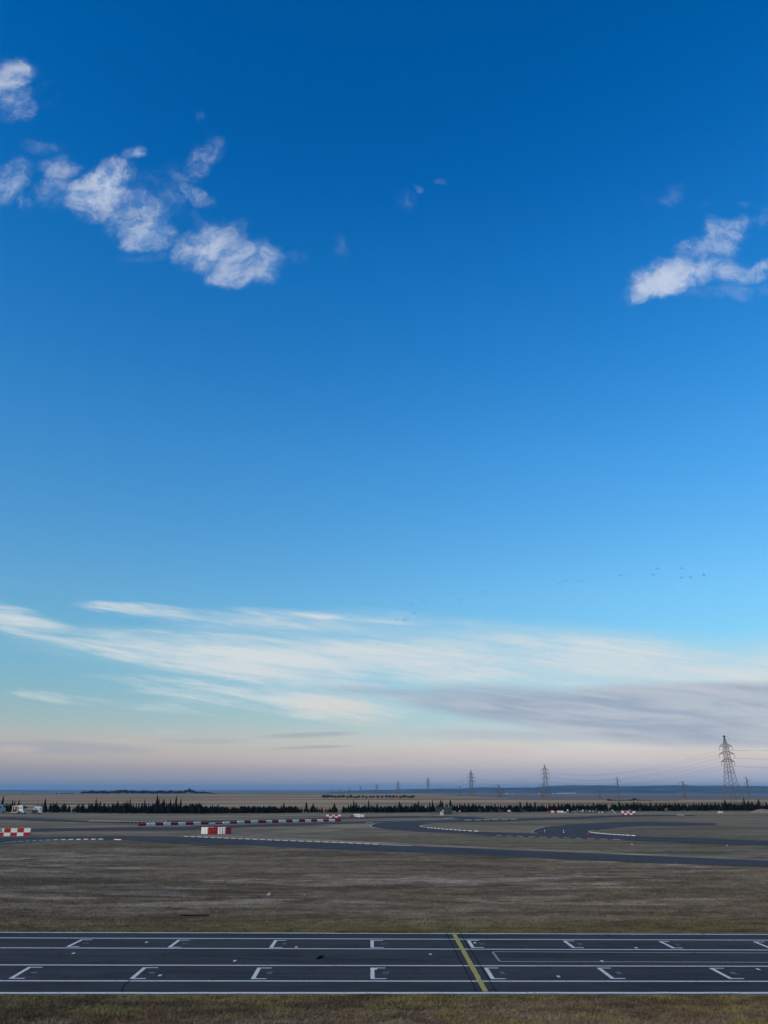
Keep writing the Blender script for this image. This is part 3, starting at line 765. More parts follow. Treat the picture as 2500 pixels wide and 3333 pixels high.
# ------------------------------------------------------------------ cones
def cone(px, py, top, label, bands):
    x, y, z = g(px, py); hgt = height_at(y, px, top) - z
    t = thing('traffic_cone', label, 'traffic cone', (x, y, z), 0, 'cones across the link road')
    s = hgt / .75
    MB().box((0, 0, .02), (.42 * s, .42 * s, .04)).build('base', M['black'], t)
    zs = np.linspace(.04, hgt, len(bands) + 1)
    for i, m in enumerate(bands):
        r0, r1 = [(.15 - (.15 - .028) * (q - .04) / (hgt - .04)) * s for q in (zs[i], zs[i + 1])]
        MB().rev([(r0, zs[i]), (r1, zs[i + 1])], (0, 0, 0), 14).build('band', M[m], t, True)


cone(1774, 2712.4, 2700.2, 'red traffic cone with white top, leftmost of three on the track', ['cone', 'cone', 'cone', 'conew', 'conew'])
cone(1835.5, 2714.2, 2701.2, 'black and white banded cone, middle of three on the track', ['black', 'conew', 'black', 'conew', 'conew'])
cone(1915.5, 2716.4, 2702.6, 'all red traffic cone at the tip of the striped kerb', ['cone', 'cone', 'cone', 'cone', 'cone'])


# ------------------------------------------------------------------ vehicles by the hedge
def wheel(t, x, y, r=.33, w=.22):
    b = MB(); n = 14; vs = []
    for yy in (-w / 2, w / 2):
        for i in range(n): vs.append((r * math.cos(2 * math.pi * i / n), yy, r * math.sin(2 * math.pi * i / n)))
    b.add(vs, [tuple(range(n)), tuple(range(n, 2 * n))[::-1]] + [(i, n + i, n + (i + 1) % n, (i + 1) % n) for i in range(n)])
    o = b.build('wheel', M['rubber_t'], t); o.location = (x, y, r)
    h = MB().rev([(r * .55, -.01), (r * .5, .02), (.02, .03)], (0, 0, 0), 10).build('hub', M['silver'], o); h.rotation_euler = (R(90 if y < 0 else -90), 0, 0); h.location = (0, (-1 if y < 0 else 1) * w / 2, 0)
    return o


def big_motorhome():
    a = g(37, 2650.4); t = thing('motorhome', 'white motorhome with a black framed panel, parked left of the caravan', 'motorhome', a, R(-10)); t.scale = (.7, .7, .76)
    # rear wall faces the viewer; body runs away to the right
    MB().prism([(0, .55), (2.35, .55), (2.35, 2.75), (2.25, 2.9), (.1, 2.9), (0, 2.8)], 0, .18).build('rear_frame', M['van'], t)
    p = MB().box((1.18, -.02, 1.72), (1.98, .05, 1.95)).build('dark_panel', M['black'], t)
    for b_ in (((1.05, -.055, 2.2), (.34, .02, .3)), ((1.22, -.055, 1.95), (.1, .02, .55)), ((.95, -.055, 2.02), (.3, .02, .09))):
        MB().box(*b_).build('white_mark', M['wpanel'], p)
    body = MB().prism([(2.3, .55), (4.55, .5), (4.75, 1.5), (4.35, 2.75), (3.9, 3.05), (2.3, 3.0)], .15, 2.3).build('body', M['van'], t)
    MB().box((3.5, 1.2, 3.12), (2.2, 1.6, .12)).build('roof_box', M['van'], body)
    for x in (3.25, 3.9): MB().box((x, .13, 2.15), (.26, .06, .62)).build('window', M['glass'], t)
    MB().box((2.55, .12, 1.8), (.4, .06, 1.6)).build('door', M['navy'], t)
    MB().prism([(4.6, 2.75), (5.3, 2.55), (5.5, 2.1), (5.35, 2.05), (4.6, 2.35)], .3, 2.0).build('awning', M['awn'], t)
    MB().prism([(4.6, .55), (5.15, .55), (5.15, 1.05), (4.85, 1.35), (4.6, 1.35)], .3, 2.0).build('bonnet', M['van'], t)
    MB().prism([(2.2, .5), (3.2, 1.25), (4.4, .75), (4.6, .45)], .06, .14).build('skirt', M['navy'], t)
    for x in (.6, 3.0, 4.6): wheel(t, x, .28, .36)
    wheel(t, .6, 2.1, .36); wheel(t, 4.6, 2.1, .36)
    return t


def caravan():
    a = g(104, 2650.8); t = thing('caravan', 'rounded white caravan with dark front cover, beside the motorhome', 'caravan', a, R(8)); t.scale = (.66, .66, .76)
    out = [(0, .5), (0, 1.5), (.25, 2.1), (.7, 2.55), (1.4, 2.72), (2.9, 2.72), (3.35, 2.55), (3.5, 2.1), (3.5, .6), (3.3, .45)]
    MB().prism(out, 0, 2.1).build('body', M['van'], t)
    MB().box((1.15, -.03, 1.95), (1.3, .05, .2)).build('window', M['glass'], t)
    MB().box((3.05, -.03, 1.8), (.3, .05, .7)).build('door', M['glass'], t)
    MB().prism([(-.15, .3), (2.0, .3), (2.1, 1.35), (1.8, 1.62), (.1, 1.62), (-.2, 1.3)], -.35, -.06).build('front_cover', M['navy'], t)
    MB().box((2.7, -.03, 1.15), (1.5, .04, .06)).build('trim', M['silver'], t)
    MB().box((1.5, 1.0, 2.8), (.7, .7, .16)).build('roof_vent', M['van'], t)
    wheel(t, 2.7, .1, .3); wheel(t, 2.7, 2.0, .3)


def white_van(px, py, rz, label, scale=1.0, name='van'):
    a = g(px, py); t = thing(name, label, 'van', a, rz); t.scale = (scale,) * 3
    MB().prism([(-2.4, .35), (-2.4, 2.0), (-2.25, 2.15), (.7, 2.15), (1.3, 1.45), (2.2, 1.2), (2.4, .9), (2.4, .35)], -.95, .95).build('body', M['van'], t)
    MB().prism([(.75, 1.45), (.85, 2.0), (1.2, 1.5)], -.98, .98).build('window', M['glass'], t)
    MB().box((-1.3, -.96, 1.55), (1.1, .04, .55)).build('window', M['glass'], t)
    for x in (-1.5, 1.5):
        for y in (-.85, .85): wheel(t, x, y)


def trailer(px, py, rz, label, dims=(3.2, 2.0, 1.9), dm='wpanel'):
    a = g(px, py); t = thing('trailer', label, 'trailer', a, rz); L, W_, Hh = dims
    MB().box((0, 0, .22 + Hh / 2), (L, W_, Hh)).build('body', M['van'], t)
    MB().box((0, -W_ / 2 - .02, .22 + Hh * .5), (L * .3, .03, Hh * .8)).build('door', M[dm], t)
    MB().bar((L / 2, 0, .25), (L / 2 + .5, 0, .2), .06).build('drawbar', M['post'], t)
    for y in (-W_ / 2, W_ / 2): wheel(t, 0, y, .16, .1)


def sheds():
    a = g(1446, 2651.4); t = thing('shed', 'dark green shed at the far hairpin, nearer of the two', 'shed', a, R(-6))
    MB().box((1.05, 1.4, .92), (2.1, 2.8, 1.85)).build('wall', M['shed'], t)
    MB().box((1.05, 1.35, 1.9), (2.35, 3.0, .1)).build('roof', M['navy'], t)
    for x in (.35, .7, 1.05, 1.4, 1.75): MB().box((x, -.015, .92), (.04, .03, 1.8)).build('batten', M['shed'], t)
    d = MB().box((.5, -.03, .85), (.7, .04, 1.6)).build('door', M['navy'], t); MB().box((.75, -.06, .85), (.06, .04, .12)).build('handle', M['silver'], d)
    a = g(1420, 2645.6); t = thing('shed', 'dark green shed behind the white slatted stand', 'shed', a, R(4))
    MB().box((1.15, 1.0, .75), (2.3, 2.0, 1.5)).build('wall', M['shed'], t)
    MB().box((1.15, 1.0, 1.56), (2.6, 2.3, .1)).build('roof', M['shed'], t)
    a = g(1433, 2656.2); t = thing('slatted_stand', 'small stand of white slats in front of the dark green shed', 'stand', a, R(12))
    for i in range(3): MB().box((.42, .1 * i, .3 + i * .32), (.95 - .08 * i, .05, .2)).build('slat', M['wpanel'], t)
    for x in (.05, .8): MB().box((x, .16, .6), (.06, .06, 1.2)).build('post', M['post'], t)
    MB().box((.85, .2, 1.25), (.25, .05, .5)).build('flag_panel', M['wpanel'], t)


big_motorhome(); caravan(); sheds()
white_van(-9, 2647.0, R(90), 'white vehicle cut off by the left edge of the picture', 1.15, 'camper_van')
trailer(1510.5, 2644.0, R(10), 'small white cabin trailer with dark opening, right of the sheds', (1.05, .9, .5), 'black')
trailer(1657.5, 2644.4, 0, 'small white box trailer alone in front of the hedge', (.95, .9, .42))


def car_mesh(paint):
    b = MB()
    b.prism([(-2.0, .28), (-2.02, .75), (-1.85, .92), (-1.35, .98), (1.0, .95), (1.85, .80), (2.05, .6), (2.02, .28)], -.82, .82, 0)
    b.prism([(-1.55, .96), (-1.15, 1.38), (.25, 1.42), (.98, .95)], -.70, .70, 1)
    b.prism([(-1.2, 1.34), (-1.1, 1.43), (.2, 1.46), (.34, 1.36)], -.69, .69, 0)
    for x in (-1.25, 1.3):
        for y in (-.78, .78): disc(b, (x, y, .32), .32, .2, 2)
    return b.mesh('parked_car', [M[paint], M['glass'], M['rubber_t']])


def disc(b, c, r, w, mi, n=10):
    vs = [(c[0] + r * math.cos(2 * math.pi * i / n), c[1] + yy, c[2] + r * math.sin(2 * math.pi * i / n)) for yy in (-w / 2, w / 2) for i in range(n)]
    b.add(vs, [tuple(range(n)), tuple(range(n, 2 * n))[::-1]] + [(i, n + i, n + (i + 1) % n, (i + 1) % n) for i in range(n)], mi)


def kart_mesh(paint):
    """low racing kart: frame, side pods, nose, seat, engine, wheels"""
    b = MB()
    for s in (-1, 1):
        b.bar((-.75, s * .3, .1), (.7, s * .22, .1), .05, 1)
        b.prism([(-.42, .06), (-.40, .24), (.30, .22), (.42, .06)], s * .42 - .12, s * .42 + .12, 0)
    b.prism([(.55, .05), (.58, .22), (.82, .20), (.98, .08)], -.5, .5, 0)
    b.prism([(.35, .25), (.42, .5), (.55, .46), (.6, .2)], -.16, .16, 0)
    b.prism([(-.45, .06), (-.2, .08), (-.15, .16), (-.4, .2), (-.55, .55), (-.62, .55)], -.2, .2, 1)
    b.box((-.5, .38, .22), (.3, .22, .28), 0, 1)
    b.bar((.2, 0, .45), (.5, 0, .15), .03, 1); b.bar((.2, -.15, .45), (.2, .15, .45), .035, 1)
    b.box((-.85, 0, .14), (.1, 1.0, .12), 0, 1)
    for x, r, w in ((-.62, .14, .2), (.62, .13, .14)):
        for y in (-.55, .55): disc(b, (x, y, r), r, w, 2)
    return b.mesh('go_kart', [M[paint], M['black'], M['rubber_t']])


def car_park():
    kinds = [('van', 'white', 34), ('silver', 'silver', 26), ('navy', 'dark', 40), ('carmix', 'grey', 30), ('carred', 'red', 2)]
    bag = [k for k in kinds for _ in range(k[2])]; r = random.Random(3); r.shuffle(bag)
    meshes = {k[0]: kart_mesh(k[0]) for k in kinds}
    i = 0
    rows = [(2646.0, 1838, 2030, 18), (2644.6, 1842, 2056, 22), (2643.2, 1846, 2076, 24), (2641.8, 1858, 2090, 24), (2640.4, 1874, 2096, 22), (2639, 1900, 2100, 20), (2637.6, 1930, 2106, 18), (2636.2, 1950, 2106, 16), (2634.8, 1976, 2104, 12)]
    for py, x0, x1, n in rows:
        for j in range(n):
            px = x0 + (x1 - x0) * (j + .5) / n + r.uniform(-3, 3)
            pyy = py - (px - 1970) * .006 + r.uniform(-.5, .5)
            p, c_, _ = bag[i % len(bag)]; i += 1
            x, y, z = g(px, pyy)
            up = r.random() < .18                                   # many stand on end in racks
            o = link('go_kart', meshes[p], None, (x, y, z + (.38 if up else 0)), R(r.uniform(0, 360)))
            s = r.uniform(.4, .52) if up else r.uniform(.55, .75); o.scale = (s, s, s)
            if up: o.rotation_euler = (0, R(-82), R(r.uniform(0, 360)))
            tag(o, '%s %s kart in the crowded lot below the cypresses, left of board 7' % ('upended' if up else 'small', c_), 'kart', 'karts crowded in the far lot')
    mc = {p: car_mesh(p) for p in ('silver', 'carmix', 'navy')}
    for px, py, p, lab in ((1562, 2643.6, 'navy', 'dark car parked right of the small white cabin'), (1592, 2643.6, 'navy', 'dark car parked under the hedge midway to the white trailer'),
                           (1626, 2643.6, 'navy', 'dark car under the hedge just left of the white trailer'), (1702, 2643.8, 'navy', 'dark car under the hedge right of the white trailer')):
        x, y, z = g(px, py); o = link('parked_car', mc[p], None, (x, y, z), R(r.uniform(-8, 8)), (.62, .8, .7)); tag(o, lab, 'car')
    for px, py, p, lab in ((1472, 2645, 'van', 'white kart left of its neighbour, just right of the dark green shed'), (1479, 2644.6, 'van', 'white kart right of its neighbour, beside the dark green shed'), (1495, 2644, 'silver', 'silver kart between the shed and the white cabin')):
        x, y, z = g(px, py); o = link('go_kart', meshes[p], None, (x, y, z), R(60), (.7, .7, .9)); tag(o, lab, 'kart')


car_park()


# ------------------------------------------------------------------ trees
def leafy(mb, pts, size, n_per=1, mi=0, r=None, flat=False):
    """small leaf faces at points: bent quads turned every way"""
    r = r or rnd
    for p in pts:
        s = size * r.uniform(.7, 1.3); a, b_ = r.uniform(0, 6.28), r.uniform(-1.1, 1.1)
        u = np.array((math.cos(a), math.sin(a), 0)) * s; v = np.array((-math.sin(a) * math.sin(b_), math.cos(a) * math.sin(b_), math.cos(b_))) * s * 1.5
        p = np.array(p); mb.add([p - u * .5, p + u * .5, p + v + u * .15], [(0, 1, 2)], mi)


def cypress_mesh(seed, slim, rough, n=520):
    """unit-height crown: tight spindle of sprays around an opaque heart"""
    r = random.Random(seed); b = MB(); tops = [(0, 0, 1.0)]
    lean = r.uniform(-.015, .015)
    for _ in range(r.randint(0, 2)): tops.append((r.uniform(-.4, .4) * slim, r.uniform(-.3, .3) * slim, r.uniform(.74, .93)))
    prof = lambda t: (min(1, (t + .03) / .16) ** .6) * (1 - t ** 1.25) ** .8 * 1.06
    b.rev([(slim * .72 * prof(t) * r.uniform(.85, 1.05) + .001, .03 + t * .9) for t in (0, .08, .2, .35, .5, .65, .8, .92, 1)], (0, 0, 0), 8)
    for tx, ty, th in tops:
        m = n if th == 1.0 else n // 3
        for _ in range(m):
            t = r.random() ** .85; a = r.uniform(0, 6.283)
            bul = 1 + rough * math.sin(a * 3 + seed + t * 9) * .5 + r.uniform(-.12, .16)
            rad = slim * prof(t) * bul * (1 if th == 1.0 else .5)
            x, y, z = tx * (1 - t * .2) + rad * math.cos(a) + lean * t, ty + rad * math.sin(a), .03 + t * (th - .03)
            s = slim * r.uniform(.20, .36) * (.45 + .6 * (1 - t)); o = r.uniform(.03, .10) * (1.2 - t * .6)
            ux, uy = -math.sin(a) * s, math.cos(a) * s
            b.add([(x - ux, y - uy, z - .015), (x + ux, y + uy, z - .015), (x + math.cos(a) * slim * .06 + r.uniform(-1, 1) * s * .3, y + math.sin(a) * slim * .06, z + o * 1.5)], [(0, 1, 2)])
    return b.mesh('crown', [M['cyp']])


def pine_mesh(seed):
    r = random.Random(seed); b = MB()
    b.rev([(.05, .05), (.10, .2), (.07, .5), (.03, .8), (.004, .99)], (0, 0, 0), 7)
    for lv in range(11):
        t = .12 + .84 * lv / 10; rad = .27 * (1 - t) ** .8 * r.uniform(.7, 1.25) + .015
        for q in range(7):
            a = q * .9 + lv * 1.7 + r.uniform(-.3, .3); L = rad * r.uniform(.6, 1.2)
            for s in range(9):
                f = (s + 1) / 9; x, y, z = L * f * math.cos(a), L * f * math.sin(a), t - .05 * f + r.uniform(-.02, .025)
                leafy(b, [(x + r.uniform(-.02, .02), y + r.uniform(-.02, .02), z)], .05, r=r)
    return b.mesh('crown', [M['pine']])


def round_mesh(seed, m, n=620, flat=.75):
    """unit-radius broadleaf crown made of leaf clumps, uneven outline"""
    r = random.Random(seed); b = MB(); lumps = []
    for _ in range(11):
        a, e, q = r.uniform(0, 6.28), r.uniform(-.5, 1.3), r.uniform(.3, .62)
        lumps.append((q * math.cos(a) * math.cos(e), q * math.sin(a) * math.cos(e), q * math.sin(e) * flat + .1, r.uniform(.34, .55)))
    for (x, y, z, s) in lumps:
        b.rev([(.01, -s * .6), (s * .5, -s * .4), (s * .66, 0), (s * .45, s * .45), (.01, s * .62)], (x, y, z), 7)
        for _ in range(n // 11):
            a, c_ = r.uniform(0, 6.28), r.uniform(-.8, 1); sn = math.sqrt(1 - c_ * c_); q = s * r.uniform(.78, 1.08)
            leafy(b, [(x + q * sn * math.cos(a), y + q * sn * math.sin(a), z + q * c_ * .9)], .12, r=r)
    return b.mesh('crown', [m])


def trunk_mesh(m, h=.2, r0=.03, limbs=0, seed=1):
    r = random.Random(seed); b = MB(); b.bar((0, 0, -.02), (0, 0, h), r0, 0, r0 * .6, 6)
    for i in range(limbs):
        a = 6.28 * i / limbs + r.uniform(-.4, .4); b.bar((0, 0, h * .7), (math.cos(a) * h * .5, math.sin(a) * h * .5, h * 1.35), r0 * .5, 0, r0 * .2, 5)
    return b.mesh('trunk', [m])


CYP = [cypress_mesh(s, sl, ro) for s, sl, ro in ((1, .085, .3), (2, .095, .4), (3, .11, .5), (4, .13, .6), (5, .15, .7), (6, .17, .8), (7, .20, .9), (8, .12, .8))]
PINE = [pine_mesh(s) for s in (21, 22)]
TRUNK = trunk_mesh(M['bark'], .22, .028); TRUNKP = trunk_mesh(M['paletrunk'], .16, .03)

TREES = """3.5,2591 18,2614 29,2616 36.6,2601 43,2608 57,2605 66.5,2616 10,2618 24,2618 118.6,2617 123,2620 134,2616 142.7,2600 148.5,2622 129,2622 160.5,2614 169,2612 175,2616 180,2610 165,2622 186,2620
193,2623 200.6,2619 205.4,2614 212,2617 219,2630 223,2622 226,2632 237,2629 253,2617 265,2614 270,2618 275,2628 262,2624 287,2613 296,2613 292,2618 301,2620 309,2600.6 314.4,2613 323,2609 328,2623 336.6,2615 344,2622
351,2618 362,2616 367.5,2616 357,2624 379,2609 384,2613 390,2617 373,2618 400,2612 409,2606 395,2618 404,2614 414,2612 419.6,2599.5 426,2616 433,2617 441,2615 450,2615 460,2613 468,2603 473.6,2616 482,2614 494,2613 488,2620
500,2616 507,2588.5 514.7,2599.6 521,2612 527.6,2602 532.5,2602 539,2612 545,2616 551,2602 556,2614 562,2613 569.5,2591 572.6,2611 578,2618 585.5,2601.5 589,2624 595,2622 601,2620 607,2621 616,2615
611,2622 621,2618 625,2616 631,2620 636.6,2615 642,2618 646,2614 651,2618 656,2622 666.5,2624 673,2625 662,2626 680,2627 690,2620 685,2626 696.5,2624 708,2619 702,2624 716,2626 729,2627 738,2626 733,2628 752,2628 760,2627 770,2629 765,2630 785,2624 793,2623 789,2628 799,2627
807,2625 812,2628 818,2626 824,2629 829.5,2629 838,2623 833,2627 843,2626 847,2625 858.5,2625 853,2629 865,2626 874,2622 880,2622 870,2627 887.5,2624 896,2624 892,2629 905,2628 900,2629 914.5,2627
923,2613 919,2630 930,2627 936.6,2627 945,2625 941,2629 950,2628 956,2627 963.6,2624 960,2629 982,2626 977,2632 996.5,2610 1004,2631 990,2632 1010,2630 1018.6,2616 1014,2624 1026,2626 1033,2627 1040,2630 1047.6,2627
1060,2631 1067,2632 1073.6,2628 1080,2630 1088,2615 1083,2626 1094,2628 1097,2630 1118,2624 1124,2628 1133.4,2620 1141,2617 1137,2626 1147,2624 1151.7,2605 1159.5,2612 1166,2624 1181.6,2626 1188.4,2619 1194,2622 1200,2604.5 1207.7,2620 1212.5,2623
1228,2615 1223,2628 1236.6,2624 1240.5,2622 1246,2627 1252,2625 1257,2624 1264.6,2621 1261,2626 1273,2621 1268,2626 1281,2624 1288,2619.5 1284,2627 1294.5,2624 1299.7,2609.5 1305,2616 1310,2622 1321,2621 1316,2626 1325,2626 1329,2622 1336,2624 1341,2621 1347.6,2616 1353.4,2614 1362,2607.6
1358,2622 1371.7,2619 1376.5,2622 1367,2624 1393,2621 1399.6,2612 1408,2604 1413,2619 1420,2628 1435,2604 1441,2607 1448,2628 1454.6,2618 1479.7,2620 1474,2624 1489,2618 1484,2625 1497,2615 1505,2622 1514,2616 1509,2624 1520,2624 1526,2615 1534,2622 1540.5,2615 1545,2624 1549.6,2614.6 1560,2620 1555,2626 1568.5,2622
1575,2625 1582,2621 1590,2626 1596.5,2623 1601,2620 1606,2626 1612,2617 1623.5,2622 1618,2627 1633,2624 1642,2622 1654,2622 1648,2626 1663,2620 1674.6,2619 1668,2627 1683,2624 1689,2628 1705.4,2621 1700,2627 1717.4,2610 1711,2626 1727.6,2615 1733,2624 1752,2624 1762,2620 1767.5,2617 1757,2626 1779.7,2622 1773,2627 1788.4,2616 1795,2619 1803,2619 1807,2626
1819,2613 1814,2628 1832,2618 1839.5,2617 1849,2623 1867.5,2616 1862,2626 1876,2621 1883,2619 1894,2626 1901,2617.6 1905,2622 1910.5,2620 1921.5,2623 1926,2626 1933.7,2612 1938,2624 1942,2619 1949,2615.6 1957,2617 1962.6,2617 1971.7,2618.6 1967,2624 1986,2622 1993,2617 1999,2626 2004.5,2617 2017,2607 2012,2624 2029.5,2618 2023,2624
2037,2619 2046,2614.5 2042,2624 2052,2621 2066,2608.6 2059,2622 2072,2620 2078,2611 2082,2622 2086.5,2613.5 2094,2617.6 2090,2624 2103,2616 2099,2624 2109.6,2618 2120.5,2611 2115,2620 2131,2621 2126,2624 2139,2613 2135,2622 2145,2622 2152.6,2614 2158,2624 2165,2623 2170.4,2613.5 2176,2620 2182.5,2614.5 2187,2622 2191,2617.6
2199.3,2613 2204,2616 2209.7,2617 2215,2617.5 2222.5,2616 2227,2619 2233.3,2616 2238,2624 2244,2617 2252,2618 2248,2625 2261,2613.5 2256,2621 2269,2618 2265,2624 2279,2617 2274,2622 2287,2611.6 2293,2622 2299,2620 2307,2617 2303,2624 2313.4,2620 2319.4,2623 2330.3,2611 2326,2622 2342,2612.5 2337,2624 2364,2605 2359,2622 2370,2620 2375,2613 2382,2612 2388,2624
2393,2622 2400,2617 2405,2624 2426.7,2597 2431,2616 2435,2612 2440.7,2604 2446,2616 2451,2609.5 2457,2620 2461.7,2620 2467,2624 2480,2620 2486,2618 2491,2622 2497,2610 2502,2620"""


def hedge():
    trees = sorted([tuple(map(float, q.split(','))) for q in TREES.split()])
    r = random.Random(11)
    by = lambda px: float(np.interp(px, [0, 150, 300, 450, 700, 900, 1000, 1250, 1500, 1700, 1850, 2000, 2150, 2300, 2500], [2644, 2645, 2646.4, 2647.8, 2647.9, 2646.6, 2646, 2645, 2643.6, 2643.6, 2640.6, 2640, 2640, 2638.8, 2638.4]))
    # landmarks used to tell the lower trees apart
    zones = [(0, 100, 'behind the motorhome'), (100, 245, 'in the sparse stretch right of the caravan'), (245, 440, 'left of the long tyre wall'), (440, 600, 'behind the left end of the long tyre wall'),
             (600, 780, 'behind the tall tyre stacks'), (780, 970, 'behind the middle of the long tyre wall'), (970, 1130, 'around board 3'), (1130, 1300, 'below the row of round field trees'),
             (1300, 1420, 'left of the dark green sheds'), (1420, 1560, 'behind the sheds and the white van'), (1560, 1700, 'around the white box trailer'), (1700, 1835, 'below the second largest pylon'),
             (1835, 1990, 'behind the left half of the car lot'), (1990, 2110, 'behind board 7 and the car lot'), (2110, 2260, 'right of board 7'), (2260, 2360, 'left of the largest pylon'), (2360, 2520, 'below the largest pylon, at the right edge')]
    ti = 0; mass = MB(); single = set(sorted(trees, key=lambda t: t[1] - by(t[0]))[:296]); fill = random.Random(5)
    trees += [(q, by(q) - fill.uniform(14, 25)) for q in np.arange(246, 975, 3.0) if fill.random() < .85] + [(q, by(q) - fill.uniform(14, 25)) for q in np.arange(1115, 2505, 3.2) if fill.random() < .85]
    trees.sort()
    for px, top in trees:
        base = by(px); _, y, _ = g(px, base); y += r.uniform(-3, 9)
        x, y, z = at(px, y); hgt = height_at(y, px, top) - z
        hp = base - top
        if 590 < px < 915 or (hp < 24): v = r.choice((4, 5, 6, 5)) if 590 < px < 915 else r.choice((2, 3, 4, 7))
        elif hp > 40: v = r.choice((0, 1))
        else: v = r.choice((1, 2, 3, 2, 7))
        if hp > 32.5:
            lab = '%s dark cypress spire, %s tall spire from the left in the hedge row' % ('very tall slim' if hp > 44 else 'tall slim', ordinal(ti)); ti += 1; grp = 'tall cypress spires'
        else:
            zn = [q for q in zones if q[0] <= px < q[1] + .01][-1]
            lab = 'low dark cypress crowded into the hedge %s' % zn[2]; grp = 'low cypresses ' + zn[2]
        if (px, top) not in single:                                    # the smallest, lost in the mass of the hedge
            sc_ = hgt * r.uniform(1.3, 1.8); me = CYP[v]; a = r.uniform(0, 6.28); co = np.empty(len(me.vertices) * 3, np.float32); me.vertices.foreach_get('co', co); co = co.reshape(-1, 3)
            P = np.stack([x + sc_ * (co[:, 0] * math.cos(a) - co[:, 1] * math.sin(a)), y + sc_ * (co[:, 0] * math.sin(a) + co[:, 1] * math.cos(a)), z + hgt * co[:, 2]], 1)
            mass.add(P.tolist(), [tuple(q.vertices) for q in me.polygons]); continue
        t = thing('cypress_tree', lab, 'tree', (x, y, z), 0, grp)
        slimness = (r.uniform(.95, 1.35) if hp > 32 else r.uniform(1.2, 1.7)) * (3.6 / max(2.6, hgt)) ** .35
        gap = .09 if px > 2210 else .005
        o = link('crown', CYP[v], t, (0, 0, gap * hgt), r.uniform(0, 6.28), (hgt * slimness, hgt * slimness, hgt * (1 - gap)))
        link('trunk', TRUNKP if px > 2210 else TRUNK, t, (0, 0, 0), 0, (hgt, hgt, hgt))
    tag(mass.build('cypress_hedge', M['cyp']), 'mass of low dark cypresses filling the hedge row', None, None, 'stuff')
    for i, (px, top, lab) in enumerate(((1428.6, 2617, 'ragged dark pine behind the left green shed'), (1467, 2605, 'tall ragged pine rising behind the right green shed'), (1694.4, 2611, 'ragged pine right of the white trailer'),
                                        (1743, 2612, 'broad ragged pine left of the second largest pylon'), (2353, 2613, 'bushy pine just left of the largest pylon'), (2419.5, 2611, 'bushy pine left of the tallest cypress at the right'),
                                        (2473.7, 2602, 'ragged star-topped pine near the right edge'))):
        x, y, _ = g(px, by(px)); y += 2; x, y, z = at(px, y); hgt = height_at(y, px, top) - z
        t = thing('pine_tree', lab, 'tree', (x, y, z), 0)
        link('crown', PINE[i % 2], t, (0, 0, 0), r.uniform(0, 6), (hgt * 1.25, hgt * 1.25, hgt)); link('trunk', TRUNK, t, (0, 0, 0), 0, (hgt, hgt, hgt))


hedge()


